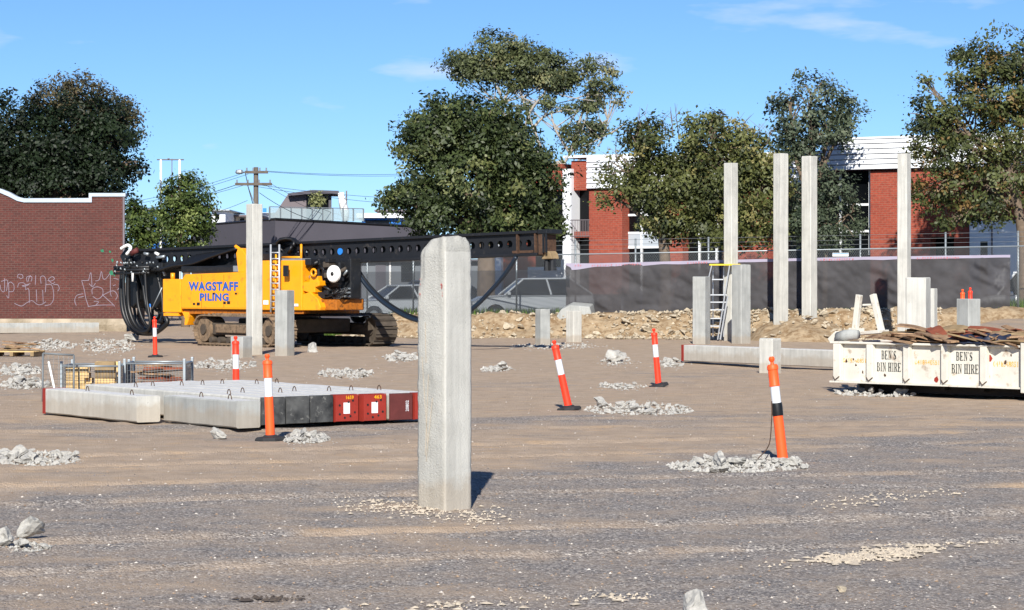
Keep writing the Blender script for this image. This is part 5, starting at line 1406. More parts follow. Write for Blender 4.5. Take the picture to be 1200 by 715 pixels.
S1 = [[(0, 190), (10, 240), (40, 250), (42, 130)], [(10, 160), (70, 150), (60, 250)], [(75, 180), (100, 165), (130, 195), (125, 250), (80, 255)], [(80, 170), (82, 310), (60, 290)],
      [(165, 125), (170, 95), (205, 95), (215, 120), (195, 132), (175, 120)], [(240, 240), (232, 180), (180, 175), (165, 215)], [(210, 200), (285, 180)], [(255, 165), (250, 120), (290, 105)],
      [(265, 160), (275, 115), (300, 120), (290, 160)], [(335, 100), (330, 190)], [(385, 180), (380, 120), (410, 110), (430, 150), (425, 260)], [(445, 150), (480, 155), (510, 135), (490, 115), (455, 140), (490, 180), (515, 165)],
      [(430, 190), (480, 190), (500, 250), (500, 330), (470, 375), (420, 385)], [(500, 190), (540, 190), (555, 225), (540, 250)], [(245, 235), (270, 235), (275, 360)], [(340, 235), (345, 350)], [(400, 240), (405, 360)],
      [(135, 365), (200, 390), (250, 360), (300, 340), (350, 375), (390, 375), (430, 350)], [(270, 190), (230, 205), (205, 200)]]
S2 = [[(765, 150), (790, 240), (805, 320), (830, 395)], [(770, 150), (830, 150)], [(830, 150), (852, 75), (862, 200)], [(835, 180), (868, 208), (895, 175)], [(895, 155), (930, 140), (950, 65), (965, 130), (990, 135), (1030, 85)],
      [(1035, 95), (1035, 260), (1045, 300)], [(865, 280), (865, 230), (910, 210), (960, 230), (960, 290), (915, 325), (870, 300)], [(780, 275), (720, 290), (700, 340), (715, 385)], [(785, 300), (735, 310)],
      [(825, 395), (920, 382), (1065, 380)], [(965, 290), (1010, 330), (1065, 380), (1070, 395)], [(960, 290), (1030, 255), (1070, 250), (1100, 290), (1085, 330)], [(880, 345), (925, 350), (900, 380), (930, 380)], [(1060, 200), (1085, 190)], [(1065, 130), (1110, 140)], [(1100, 240), (1125, 225), (1190, 290)]]
spray(S1); spray(S2)
for (x, y, s) in ((120, 294, .09), (132, 305, .07), (130, 320, .10), (129, 295, .05), (134, 322, .05)):
    u, z = WF.at(x, y, 0); e = MB(); e.poly([(u+s*random.uniform(.5, 1)*math.cos(k*.7), -.004, z+s*random.uniform(.5, 1.3)*math.sin(k*.7)) for k in range(9)]); e.build('paint_splat', M['green_paint'], wb)

# red brick office building behind the fence
OF = Frame(2.15, 104.0, -32.0)
ob = building('brick_office', 'orange red brick office building with white sheet bands and dark windows', OF)
def of(name, x0, y0, x1, y1, v0, v1, mk, bevel=0): return face(name, ob, OF, x0, y0, x1, y1, v0, v1, mk, bevel)
def ofz(name, x0, z0_, x1, z1_, v0, v1, mk):
    a, b_ = OF.at(x0, 300, v0)[0], OF.at(x1, 300, v0)[0]; e = MB(); e.box2((a, v0, z0_), (b_, v1, z1_)); return e.build(name, M[mk], ob)
ZL, ZRt = 7.12, 7.50
ofz('core', 572, .2, 1240, 6.9, 1.2, 12, 'brick_red')
# left wing
ofz('brick_pier', 588, .2, 619, 5.75, 0, 1.19, 'brick_red'); ofz('white_column', 579, .2, 587.5, 6.4, -.15, 1.18, 'white_sheet')
ofz('brick_band', 588, 5.76, 659, 6.9, 0, 1.19, 'brick_red'); ofz('window', 619.2, 1.0, 659, 5.75, .6, 1.19, 'window_dark')
of('white_column', 659.3, 198, 669.3, 345, -.22, 1.18, 'white_sheet')
of('brick_band', 669.5, 188.4, 687.5, 223, 0, 1.19, 'brick_red'); ofz('roof_cap', 660, ZL, 740, ZL+.1, -.25, 12, 'white_sheet')
of('window', 670, 223.5, 690, 271, .5, 1.19, 'window_dark'); of('sill_band', 670, 271.3, 690, 278.5, .05, 1.18, 'brick_red'); of('window', 670, 279, 690, 345, .5, 1.19, 'window_dark')
e = MB()
for k in range(12):
    x = 669+k*1.9; a, zt = OF.at(x, 258, -.4); _, zb = OF.at(x, 277, -.4); e.tube([(a, -.4, zb), (a, -.4, zt)], .012, 4)
for y in (258, 277):
    e.tube([(OF.at(668, y, -.4)[0], -.4, OF.at(668, y, -.4)[1]), (OF.at(691, y, -.4)[0], -.4, OF.at(680, y, -.4)[1])], .02, 4)
e.build('railing', M['charcoal_light'], ob)
of('brick_pier', 690.3, 222.6, 729, 345, -.10, 1.19, 'brick_red')
def boards(x0, x1, z0_, z1_, n_, v):
    a, b_ = OF.at(x0, 250, v)[0], OF.at(x1, 250, v)[0]; h = (z1_-z0_)/n_
    e = MB(); e.box2((a, v+.05, z0_), (b_, v+.1, z1_)); e.build('backing', M['charcoal_light'], ob)
    for k in range(n_):
        e = MB(); zz = z0_+k*h; e.prism([(a, v+.03, zz+.03), (a, v-.03, zz+.035), (a, v, zz+h), (a, v+.049, zz+h)], (b_-a, 0, 0)); e.build('wall_board', M['white_sheet'], ob)
za = OF.at(700, 221.5, -.25)[1]
boards(687.6, 790, za, ZL-.01, 6, -.25)
# middle, mostly behind the trees
ofz('brick_pier', 775, .2, 800, za, 0, 1.19, 'brick_red'); ofz('brick_pier', 860, .2, 910, za, 0, 1.19, 'brick_red')
def glazing(x0, x1, z0_, z1_, nx, rows):
    ofz('window', x0, z0_, x1, z1_, .5, 1.19, 'window_dark')
    a, b_ = OF.at(x0, 300, .44)[0], OF.at(x1, 300, .44)[0]
    for k in range(nx+1):
        u = a+(b_-a)*k/nx; e = MB(); e.box2((u-.04, .40, z0_), (u+.04, .49, z1_)); e.build('mullion', M['frame_white'], ob)
    for zz in rows:
        e = MB(); e.box2((a, .41, zz-.045), (b_, .48, zz+.045)); e.build('transom', M['frame_white'], ob)
zr = OF.at(745, 252, .45)[1]
glazing(729.3, 775, .6, za, 2, [zr, OF.at(745, 273, .45)[1], OF.at(745, 290, .45)[1]])
e = MB(); a, b_ = OF.at(729.3, 300, .43)[0], OF.at(775, 300, .43)[0]; e.box2((a, .43, OF.at(745, 290, .45)[1]), (b_, .46, OF.at(745, 273, .45)[1])); e.build('spandrel_panel', M['spandrel'], ob)
glazing(800, 860, .6, za, 3, [zr]); ofz('window', 910.2, .6, 984, 5.9, .5, 1.19, 'window_dark')
boards(790.5, 962, za, ZL-.01, 6, -.25)
# right wing
zw = OF.at(1045, 198.5, -.3)[1]
boards(962.5, 1240, zw, ZRt, 6, -.3); ofz('roof_cap', 962.5, ZRt+.001, 1240, ZRt+.08, -.35, 12, 'white_sheet')
ofz('brick_pier', 904, .2, 912, 5.9, -.05, .49, 'brick_red')
glazing(985, 1019.5, 3.0, zw, 1, [OF.at(1002, 240, .45)[1], OF.at(1002, 271, .45)[1]]); ofz('window', 985, .6, 1019.5, 2.95, .5, 1.19, 'window_dark')
of('brick_pier', 1020, 199.5, 1090, 345, -.1, 1.19, 'brick_red'); ofz('window', 1090.2, .6, 1117, OF.at(1100, 278, 0)[1], .5, 1.19, 'window_dark')
of('brick_pier', 1090.2, 199.5, 1117.5, 277.5, -.1, 1.19, 'brick_red'); of('brick_pier', 1118, 199.5, 1136, 345, -.1, 1.19, 'brick_red')
of('brick_band', 1136.2, 199.5, 1240, 258, -.1, 1.19, 'brick_red')
of('white_wall', 1136.2, 258.3, 1240, 345, -.3, 1.18, 'white_sheet'); of('wall_joint', 1161.5, 262, 1163, 300, -.33, -.2, 'charcoal_light'); of('door', 1149, 283, 1157, 345, -.33, -.2, 'window_dark')
# white low board by the parked car
BFp = Frame(P(640, 320, 97).x, 97, 0)
bd = thing('white_board', 'plain white board fence panel with one taller post behind the sheer cloth', 'board', (BFp.o.x, 97, .3))
def bpx(name, x0, y0, x1, y1, v0, v1, mk):
    a, b_ = BFp.at(x0, y0, v0), BFp.at(x1, y1, v0); e = MB(); e.box2((a[0], v0, b_[1]-.3), (b_[0], v1, a[1]-.3)); return e.build(name, M[mk], bd)
bpx('panel', 618.5, 313, 657, 334, 0, .08, 'white_sheet'); bpx('post', 657.2, 304, 661, 384, 0, .1, 'white_sheet'); bpx('post', 620, 334.2, 623, 384, .01, .07, 'white_sheet')

# charcoal building with a roof terrace
CF = Frame(P(322.5, 260, 115).x, 115, 38.0)
cb = building('charcoal_building', 'low charcoal rendered building with a roof terrace behind glass', CF)
zt = P(322.5, 257.3, 115).z
lw = P(248, 262, 123)-P(322.5, 260, 115)
a2 = (CF.u.x*lw.x+CF.u.y*lw.y, CF.v.x*lw.x+CF.v.y*lw.y)
L2 = CF.at(500, 266, 0)[0]; zr_ = CF.at(500, 266.5, 0)[1]
def top_z(u): return zt+(zr_-zt)*max(0, min(1, u/L2))
base_pts = [(0, 0), (L2, 0), (L2-3, 9), (a2[0]+3, a2[1]+7), (a2[0], a2[1])]
e = MB(); k = len(base_pts)
e.v = [(x, y, 0) for x, y in base_pts]+[(x, y, top_z(x)) for x, y in base_pts]; e.f = [tuple(range(k))[::-1], tuple(range(k, 2*k))]+[(i, (i+1) % k, k+(i+1) % k, k+i) for i in range(k)]
e.build('wall', M['charcoal'], cb)
for (p0, p1) in (((a2[0], a2[1]), (0, 0)), ((0, 0), (L2, 0))):
    e = MB(); e.tube([(p0[0], p0[1]-.02, top_z(p0[0])+.02), (p1[0], p1[1]-.02, top_z(p1[0])+.02)], .06, 4); e.build('parapet_cap', M['black'], cb)
def cpt(x, y, v): u, z = CF.at(x, y, v); return u, z
vg = .6
u0, _ = cpt(316, 250, vg); u1, zg = cpt(426, 247, vg); ztop = zt+.56; n_ = 9
for k in range(n_):
    a, b_ = u0+(u1-u0)*k/n_, u0+(u1-u0)*(k+1)/n_
    e = MB(); e.box2((a+.03, vg, zt+.02), (b_-.03, vg+.02, ztop)); e.build('glass_panel', M['glass'], cb)
for k in range(n_+1):
    a = u0+(u1-u0)*k/n_; e = MB(); e.box2((a-.02, vg-.03, zt), (a+.02, vg+.05, ztop+.03)); e.build('baluster', M['galv'], cb)
e = MB(); e.box2((u0, vg-.02, ztop+.031), (u1, vg+.05, ztop+.07)); e.build('handrail', M['galv'], cb)
HD = 121.0
CI = (Matrix.Translation((CF.o.x, CF.o.y, 0)) @ Matrix.Rotation(CF.a, 4, 'Z')).inverted()
def roof_poly(name, pts, D, depth, mk):
    e = MB(); e.prism([P(x, y, D) for x, y in pts][::-1], (-.25, depth, 0)); o = e.build(name, M[mk], cb); o.matrix_parent_inverse = CI; return o
roof_poly('rooftop_wall', [(313, 264), (337.5, 227.5), (359, 225), (359, 264)], HD, 3.0, 'charcoal_light')
roof_poly('rooftop_roof', [(337, 226.8), (366, 222.6), (397, 223.6), (397, 227.3), (366, 227.0), (338, 229.5)], HD-.5, 3.8, 'charcoal')
roof_poly('rooftop_glazing', [(359.2, 227.3), (385, 227.3), (385, 264), (359.2, 264)], HD+.2, 2.6, 'window_dark')
roof_poly('rooftop_pier', [(385.1, 227.4), (388.5, 227.4), (388.5, 264), (385.1, 264)], HD, 2.8, 'charcoal')
roof_poly('mullion', [(371.5, 233), (372.3, 233), (372.3, 262), (371.5, 262)], HD+.1, .08, 'charcoal_light')
roof_poly('transom', [(359.2, 233), (385, 233), (385, 234), (359.2, 234)], HD+.11, .07, 'charcoal_light')
u, z = cpt(403, 250, 2.2)
um = thing('folded_parasol', 'tall white folded parasol on the roof terrace', 'parasol', CF.world(u, 2.2, zt), CF.a)
e = MB()
hpar = P(400, 224, 118).z-zt
e.tube([(.10, 0, .05), (.06, 0, .5), (-.05, 0, hpar*.6), (-.18, 0, hpar)], [.14, .22, .20, .15], 8); e.build('canopy', M['white'], um, True)
e = MB(); e.tube([(.22, .1, 0), (.22, .1, hpar+.1)], .03, 6); e.build('pole', M['charcoal_light'], um, True)
u, z = cpt(371, 247, 2.5); pt_ = thing('potted_plant', 'potted olive green shrub on the roof terrace', 'plant', CF.world(u, 2.5, zt))
e = lathe([(.18, 0), (.24, .4), (.25, .42)], 12); e.build('pot', M['charcoal'], pt_)
e = MB(); e.tube([(0, 0, .35), (.02, 0, .8)], .03, 6); e.build('stem', M['trunk'], pt_)
rs = np.random.RandomState(8); c_ = rs.normal(0, .17, (420, 3))+np.array([.0, 0, 1.0]); d1 = rs.normal(0, .06, (420, 3)); d2 = rs.normal(0, .05, (420, 3))
M['leaf_olive'] = leaf_mat('olive leaves', '5a6238', '96986a')
quads_mesh('foliage', np.stack([c_-d1, c_+d2, c_+d1, c_-d2], 1), M['leaf_olive'], pt_, 4, rs.uniform(0, 1, 420))
# small far buildings
def far_box(name, label, x0, x1, yt, D, mk, depth=8, roof=None, extra=None, yb=None):
    a, b_ = P(x0, yt, D), P(x1, yt, D); w = b_.x-a.x; t = thing(name, label, 'building', (a.x, D, 0))
    rz = (P(x0, roof[0], D).z if roof else a.z)
    e = MB(); e.box2((0, 0, 0), (w, depth, a.z)); e.build('wall', M[mk], t)
    if roof:
        e = MB(); e.box2((-.3, -.4, a.z+.001), (w+.3, depth+.3, rz)); e.build('roof', M[roof[1]], t)
    for (xa, ya, xb, yb_, mk2, nm) in (extra or []):
        p_, q_ = P(xa, ya, D-.1), P(xb, yb_, D-.1); e = MB(); e.box2((p_.x-a.x, -.06, q_.z), (q_.x-a.x, .05, p_.z)); e.build(nm, M[mk2], t)
    return t
far_box('blue_building', 'bright blue building with white roof edge beyond the roof terrace', 424, 470, 255.5, 140, 'blue_wall', 8, (250, 'white_sheet'), [(428, 258, 456, 266, 'window_dark', 'window')])
far_box('grey_shed', 'pale grey shed wall partly hidden by the big dense tree', 445, 492, 248, 150, 'spandrel', 8, (246, 'charcoal_light'), [(450, 252, 470, 258, 'window_dark', 'window')])
far_box('white_house', 'small white house wall right of the round street tree', 248, 264, 247, 150, 'white_sheet', 8, (245.8, 'spandrel'), [(252, 251, 257, 257, 'window_dark', 'window')])
far_box('cream_house', 'low cream house with flat roof left of the tall pile', 276, 300, 254, 155, 'cream', 8, (252, 'charcoal_light'), [(281, 256, 286, 261, 'window_dark', 'window')])
far_box('blue_tower', 'distant blue block between two street trees', 174, 183, 246, 190, 'blue_wall', 6, (245.2, 'charcoal_light'), [(176, 248, 181, 250, 'window_dark', 'window')])
far_box('far_white_block', 'distant white block with blue corner right of the tall pile', 305, 316, 250, 165, 'white_sheet', 6, (249.2, 'spandrel'), [(308, 244, 312, 251, 'blue_plastic', 'sign_panel')])
far_box('low_grey_building', 'low grey wall with doors behind the rig hoses and parked cars', 424, 585, 306, 118, 'dull_grey', 6, (304, 'charcoal'), [(440, 309, 452, 345, 'charcoal', 'door'), (456, 306, 458, 345, 'white', 'downpipe'), (470, 309, 486, 330, 'window_dark', 'window'), (560, 309, 574, 345, 'charcoal', 'door')])

# ------------------------------------------------------------------ pole, wires, aerial
UP = 110.0
pu = thing('power_pole', 'weathered timber power pole with two crossarms and a street lamp', 'power pole', (P(300, 200, UP).x, UP, 0))
def up(x, y, dv=0.0): q = P(x, y, UP); return Vector((q.x-P(300, 200, UP).x, dv, q.z))
e = MB(); e.tube([(0, 0, -.3), (0, 0, up(300, 196).z)], [.16, .105], 10); e.build('pole', M['pole_wood'], pu, True)
for (x0, x1, y) in ((287.5, 314.5, 202), (276, 319, 216)):
    a, b_ = up(x0, y), up(x1, y-(.6 if y > 210 else 0)); e = MB(); e.box2((a.x, -.2, a.z-.06), (b_.x, -.106, a.z+.06)); e.build('crossarm', M['pole_wood'], pu)
    for q in np.linspace(a.x+.08, b_.x-.08, 4):
        e = MB(); e.tube([(q, -.15, a.z+.06), (q, -.15, a.z+.20)], .035, 8); e.build('insulator', M['galv'], pu)
e = MB(); e.tube([up(288, 202, -.15), up(284, 202, -.3)], .03, 6); e.build('lamp_arm', M['galv'], pu)
e = lathe([(.02, .12), (.12, .10), (.16, .0), (.10, -.05)], 12); o = e.build('street_lamp', M['galv'], pu); o.location = up(281.5, 202.8, -.35); o.scale = (1.2, 1, 1.2)
e = MB(); e.tube([up(290, 216, -.15), up(299, 240, -.1)], .02, 5); e.build('brace', M['galv'], pu)
e = MB(); e.tube([up(288, 203, -.18), up(292, 222, -.18), up(297, 240, -.14)], .018, 5); e.build('service_cable', M['black'], pu, True)
WL = [((288, 202), (60, 247), 130, 'left crossarm'), ((291, 204), (60, 251), 130, ''), ((279, 216), (60, 258), 125, ''), ((290, 235), (150, 262), 118, ''), ((286, 217), (60, 254), 128, ''),
      ((312, 200.5), (640, 185), 150, ''), ((314, 201.5), (640, 188), 150, ''), ((316, 214.5), (470, 262), 128, ''), ((310, 216), (460, 266), 128, ''), ((304, 226), (420, 262), 122, ''), ((305, 217), (640, 226), 150, ''), ((303, 219), (640, 238), 150, '')]
for k, ((x0, y0), (x1, y1), D1, _) in enumerate(WL):
    a, b_ = P(x0, y0, UP-.15), P(x1, y1, D1); e = MB(); N_ = 14
    e.tube([a.lerp(b_, i/N_)-Vector((0, 0, (.5 if k > 4 else .35)*4*(i/N_)*(1-i/N_))) for i in range(N_+1)], .009 if k not in (2, 9) else .014, 4)
    side = 'past the round street tree' if x1 < 300 else ('high over the dense tree' if y1 < 245 else 'down to the charcoal building')
    tag(e.build('power_line', M['black'], None, True), 'thin dark power line running from the timber pole ' + side, 'power line', 'power lines ' + side)
ae = thing('rooftop_mast', 'pair of white posts with a thin crossbar rising behind the round street tree', 'mast', (P(188.5, 200, 130).x, 130, 0))
def ap(x, y): q = P(x, y, 130); return Vector((q.x-P(188.5, 200, 130).x, 0, q.z))
for x in (188.5, 210.5): e = MB(); z = ap(x, 187).z; e.tube([(ap(x, 187).x, 0, 0), (ap(x, 187).x, 0, z)], .06, 8); e.build('post', M['white'], ae, True)
e = MB(); e.tube([ap(184, 187.2), ap(215.5, 187.2)], .035, 6); e.build('crossbar', M['charcoal_light'], ae, True)
e = MB(); e.tube([ap(201.5, 187.2)+Vector((0, 0, .05)), (ap(201.5, 187).x, 0, 0)], .025, 6); e.build('centre_rod', M['charcoal_light'], ae, True)
e = MB(); e.tube([ap(197.5, 187.2), ap(197.5, 185.5)], .06, 6); e.build('fitting', M['charcoal_light'], ae, True)

# ------------------------------------------------------------------ trees
def tree(name, label, D, blobs, base_x, mk, leaf=.16, dens=1.0, clump=.42, trunk_r=.22, tm='trunk', seed=1, gy=0.0, shell=.45, thin=None, fork=.35, sparse=1.0, twigs=0, aspect=1.7, limbs=True, group=None):
    """blobs: (px cx, px cy, px rx, px ry[, depth offset m]) pieces of the crown"""
    r = np.random.RandomState(seed); rd = random.Random(seed)
    bx = P(base_x, 330, D).x
    t = thing(name, label, 'tree', (bx, D, gy), 0, group)
    k = D/FPX; cl, cr, ct = [], [], []
    ells = []
    for b_ in blobs:
        c = P(b_[0], b_[1], D); c = np.array([c.x-bx, (b_[4] if len(b_) > 4 else 0.0), c.z-gy]); rx, rz = b_[2]*k, b_[3]*k; ry = (rx+rz)/2*.9
        ells.append((c, rx, ry, rz))
    for (c, rx, ry, rz) in ells:
        n_ = int(dens*11*(rx*rz*2+rx*ry+ry*rz)/(clump*clump*4))
        d = r.normal(size=(n_, 3)); d /= np.linalg.norm(d, axis=1)[:, None]
        rad = (shell+(1.02-shell)*r.uniform(size=n_)**.6)[:, None]*(1+.08*r.normal(size=(n_, 1)))*np.array([1+.30*noise.noise((q[0]*2.1+seed, q[1]*2.1+c[0], q[2]*2.1)) for q in d])[:, None]
        p = c+d*rad*np.array([rx, ry, rz])
        keep = np.array([noise.noise((q[0]*.9+seed, q[1]*.9, q[2]*.9)) > -.33*sparse for q in p]) if n_ else np.array([], bool)
        p, dd = p[keep], d[keep]
        cl.append(p); cr.append(dd); ct.append(np.clip(.5+.28*r.normal(size=len(p))+.25*np.array([noise.noise((q[0]*.5+9, q[1]*.5, q[2]*.5+seed)) for q in p]), 0, 1))
    C = np.concatenate(cl); N0 = np.concatenate(cr); T = np.concatenate(ct)
    per = 50
    P0 = np.repeat(C, per, 0)+r.normal(size=(len(C)*per, 3))*clump*.42*np.array([1, 1, .75])
    CN = N0*.8+r.normal(size=N0.shape)*.45+np.array([0, -.1, .35]); nn = np.repeat(CN, per, 0)+r.normal(size=(len(P0), 3))*.42; nn /= np.linalg.norm(nn, axis=1)[:, None]
    a = r.normal(size=(len(P0), 3)); a -= nn*(a*nn).sum(1)[:, None]; a /= np.linalg.norm(a, axis=1)[:, None]; b2 = np.cross(nn, a)
    s = leaf*.54*(.35+1.15*r.uniform(size=(len(P0), 1)))
    L, Wd = a*s*.5*aspect**.5, b2*s*.5/aspect**.5
    quads = np.stack([P0-L, P0+Wd*.9, P0+L, P0-Wd*.9], 1)
    tint = np.clip(np.repeat(T, per)+.07*r.normal(size=len(P0)), 0, 1)
    quads_mesh('crown', quads, M[mk], t, 4, tint)
    m = MB()
    allc = np.array([e_[0] for e_ in ells]); low = min(e_[0][2]-e_[3] for e_ in ells); top = max(e_[0][2]+e_[3] for e_ in ells)
    fz = max(.8, low+(top-low)*fork) if low > 0 else max(1.2, top*.3)
    fz = min(fz, top*.55)
    cxm = float(allc[:, 0].mean())
    m.tube(spline([(0, 0, -.4), (.06, 0, fz*.5), (cxm*.25, 0, fz)], 4), trunk_r, 10, trunk_r*.72)
    if limbs:
        for (c, rx, ry, rz) in ells:
            s0 = Vector((cxm*.25*.8, 0, fz*rd.uniform(.75, 1))); e0 = Vector(c)+Vector((0, 0, rz*.2)); mid = s0.lerp(e0, .5)+Vector((rd.uniform(-.3, .3), rd.uniform(-.3, .3), rd.uniform(-.1, .3)))
            m.tube(spline([s0, mid, e0], 5), trunk_r*.5, 7, trunk_r*.12)
            for q in range(6):
                d = Vector((rd.gauss(0, 1), rd.gauss(0, 1), rd.gauss(.3, 1))).normalized(); e1 = Vector(c)+Vector((d.x*rx, d.y*ry, d.z*rz))*.85
                st_ = mid.lerp(e0, rd.uniform(.3, 1)); m.tube(spline([st_, st_.lerp(e1, .5)+Vector((0, 0, .15)), e1], 3), trunk_r*.16, 5, .012)
    m.build('trunk', M[tm], t, True)
    if twigs:
        tw = MB()
        for (px, py0, py1) in twigs:
            p0, p1 = P(px, py0, D), P(px+rd.uniform(-6, 6), py1, D); o0 = Vector((p0.x-bx, rd.uniform(-.4, .4), p0.z-gy)); o1 = Vector((p1.x-bx, rd.uniform(-.6, .6), p1.z-gy))
            tw.tube(spline([o0, o0.lerp(o1, .5)+Vector((rd.uniform(-.1, .1), 0, 0)), o1], 3), .022, 4, .006)
            for q in range(4):
                s0 = o0.lerp(o1, rd.uniform(.3, .9)); tw.tube([s0, s0+Vector((rd.uniform(-.4, .4), rd.uniform(-.2, .2), rd.uniform(.15, .45)))], .012, 3, .004)
        tag(tw.build('bare_twigs', M['twig'], t), None, None, kind='stuff')
    return t
M['leaf_fig'] = leaf_mat('dark fig leaves', '101a10', '22301a', None, .55)
M['leaf_brown'] = leaf_mat('bronze green leaves', '2d3020', '585036', None, .6)
M['leaf_gloss'] = leaf_mat('glossy street tree leaves', '26361a', '566632', '8f9a5e')
M['leaf_dense'] = leaf_mat('dense dark green leaves', '222d19', '485430', '6b7044')
M['leaf_gum'] = leaf_mat('gum leaves', '363e28', '68704a', '84805a')
M['leaf_mid'] = leaf_mat('olive green leaves', '343c22', '666b3c', '8b8354')
M['leaf_grey'] = leaf_mat('grey green leaves', '2e3a2e', '57624c', '6d7560')
M['leaf_right'] = leaf_mat('bronzed green leaves', '2d3620', '5d6438', '846a42')
tree('fig_tree', 'very dark broad evergreen tree towering over the old brick wall', 113, [(-30, 175, 62, 60), (30, 170, 60, 56), (85, 168, 55, 48), (125, 165, 36, 48), (60, 205, 70, 40), (120, 210, 34, 34), (-20, 215, 60, 40), (160, 195, 10, 10)], 60, 'leaf_fig', .26, 1.5, .6, .5, seed=2, sparse=3)
tree('bronze_tree', 'bronze tinted tree rising behind the dark evergreen', 124, [(88, 112, 44, 24), (60, 122, 28, 20), (125, 128, 36, 22), (150, 150, 20, 30), (100, 140, 50, 30)], 95, 'leaf_brown', .22, 1.2, .55, .35, seed=3)
tree('street_tree', 'round leafy street tree with pale glossy leaves beside the thin aerial posts', 106, [(217, 226, 26, 24), (207, 250, 22, 28), (232, 250, 19, 26), (218, 275, 30, 24)], 217, 'leaf_gloss', .22, 1.4, .42, .2, sparse=2, seed=4)
tree('street_tree', 'low leafy tree squeezed against the corner of the old brick wall', 104, [(158, 252, 16, 18), (172, 268, 18, 20), (160, 285, 20, 18)], 164, 'leaf_gloss', .22, 1.4, .42, .18, sparse=2, seed=5)
tree('dense_tree', 'large dense dark green tree with a low spreading left limb', 95, [(560, 148, 62, 40), (528, 162, 60, 44), (500, 165, 36, 34), (598, 180, 44, 44), (560, 205, 80, 50), (620, 215, 44, 46), (490, 235, 38, 30), (530, 255, 60, 30), (600, 258, 60, 30), (462, 236, 16, 15), (640, 270, 22, 22)], 568, 'leaf_dense', .24, 1.3, .5, .4, sparse=1.6, seed=6, gy=.3)
tree('olive_tree', 'olive green tree with loose twiggy top in front of the brick pier', 91.5, [(757, 178, 42, 36), (735, 205, 34, 30), (770, 215, 50, 40), (720, 235, 22, 18), (790, 250, 46, 34), (748, 160, 26, 20), (800, 200, 34, 40)], 778, 'leaf_mid', .21, 1.05, .45, .25, seed=7, gy=.33, sparse=.8, twigs=[(745, 160, 138), (760, 155, 132), (788, 160, 126), (796, 160, 122), (804, 158, 128), (780, 158, 140), (752, 150, 134), (724, 190, 160), (712, 198, 172)])
tree('olive_tree', 'taller olive green tree directly behind the tall pile with the stepladder', 91, [(830, 158, 34, 30), (845, 190, 52, 40), (835, 230, 56, 42), (880, 220, 44, 44), (840, 265, 50, 26), (885, 262, 40, 30), (872, 180, 36, 30), (905, 200, 22, 30)], 850, 'leaf_mid', .21, 1.1, .45, .25, seed=8, gy=.33, twigs=[(870, 165, 140), (880, 165, 148), (890, 165, 144), (862, 160, 142), (898, 170, 150), (850, 150, 132)])
tree('grey_tree', 'tall grey green tree with rounded head behind the twin piles', 94, [(950, 112, 36, 24), (925, 128, 28, 22), (980, 128, 30, 26), (955, 150, 52, 26), (990, 150, 20, 22), (930, 165, 28, 22), (945, 175, 30, 20)], 953, 'leaf_grey', .20, .85, .45, .24, seed=9, gy=.33, sparse=.8, fork=.05)
tree('grey_shrub', 'loose grey green shrub below the tall grey green tree', 92, [(975, 225, 26, 34), (990, 262, 24, 26), (945, 235, 30, 40), (955, 270, 40, 24), (1002, 250, 10, 16)], 965, 'leaf_grey', .18, .75, .4, .12, seed=10, gy=.33)
tree('right_tree', 'broad tree with bronzed lower leaves shading the brick office, trunk beside the fence', 86.5, [(1150, 80, 44, 36), (1195, 70, 50, 40), (1170, 110, 60, 40), (1125, 135, 40, 36), (1100, 150, 32, 26), (1195, 150, 50, 50), (1140, 180, 52, 34), (1090, 178, 26, 18), (1180, 215, 50, 34), (1110, 215, 46, 26), (1150, 248, 40, 18), (1085, 232, 26, 22), (1120, 262, 20, 10), (1230, 120, 50, 70), (1084, 98, 8, 8), (1080, 130, 18, 20)], 1197, 'leaf_right', .20, .7, .42, .21, seed=11, gy=.9, fork=.3)
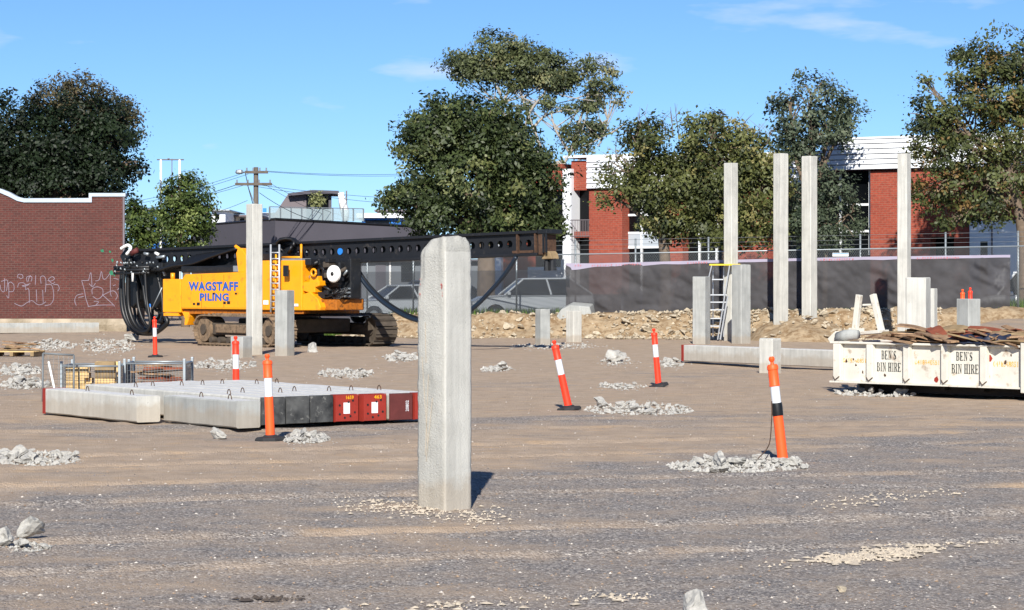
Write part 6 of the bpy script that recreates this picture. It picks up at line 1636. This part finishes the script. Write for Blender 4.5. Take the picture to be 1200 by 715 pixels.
# gum tree with bare pale limbs
def gum():
    D = 130; bx = P(662, 330, D).x
    blobs = [(560, 68, 34, 18), (585, 55, 34, 18), (600, 75, 40, 20), (635, 78, 36, 20), (545, 85, 16, 10), (575, 92, 24, 10), (660, 84, 26, 16), (655, 100, 30, 12), (610, 98, 30, 10), (690, 75, 16, 12), (712, 82, 12, 10), (700, 105, 26, 14), (722, 112, 14, 14), (690, 122, 24, 10), (645, 122, 14, 10), (668, 130, 12, 8), (680, 155, 24, 14), (665, 165, 18, 10), (700, 150, 16, 10), (620, 122, 10, 6), (690, 172, 14, 8), (540, 78, 22, 14), (620, 62, 30, 14), (640, 92, 40, 14), (570, 80, 40, 16)]
    t = tree('gum_tree', 'tall gum tree with pale bare limbs and flat topped crown behind the dense tree', D, blobs, 662, 'leaf_gum', .24, .95, .5, .3, 'trunk_pale', seed=12, limbs=False, fork=.05, shell=.3)
    m = MB(); rd = random.Random(4)
    def q(x, y, dv=0): p = P(x, y, D); return Vector((p.x-bx, dv, p.z))
    main = [[(662, 250), (655, 205), (640, 190), (612, 160), (590, 120), (575, 85)], [(655, 205), (668, 180), (690, 158), (712, 140), (722, 115)], [(640, 190), (625, 150), (612, 115), (605, 80)], [(612, 160), (622, 130), (640, 105), (640, 80)],
            [(668, 180), (680, 140), (690, 110), (700, 85)], [(690, 158), (715, 156), (732, 145)], [(668, 180), (650, 150), (645, 122)], [(612, 160), (580, 120), (552, 88)], [(690, 158), (705, 162), (700, 172)], [(625, 150), (640, 135), (668, 128)], [(655, 205), (672, 195), (690, 172)], [(590, 120), (600, 100), (620, 80)], [(668, 180), (675, 165), (680, 152)]]
    for i, ln in enumerate(main):
        m.tube(spline([q(x, y, rd.uniform(-.4, .4) if j else 0) for j, (x, y) in enumerate(ln)], 5), .17 if i == 0 else .09, 7, .03)
    for _ in range(130):
        bq = rd.choice(blobs); ln = rd.choice(main); s0 = q(*ln[-2]); e0 = q(bq[0]+rd.uniform(-.6, .6)*bq[2], bq[1]+rd.uniform(-.3, .5)*bq[3], rd.uniform(-1, 1))
        if (s0-e0).length < 3.2: m.tube(spline([s0, s0.lerp(e0, .5)+Vector((rd.uniform(-.15, .15), 0, -.1)), e0], 3), .04, 5, .014)
    m.build('limbs', M['trunk_pale'], t, True)
gum()
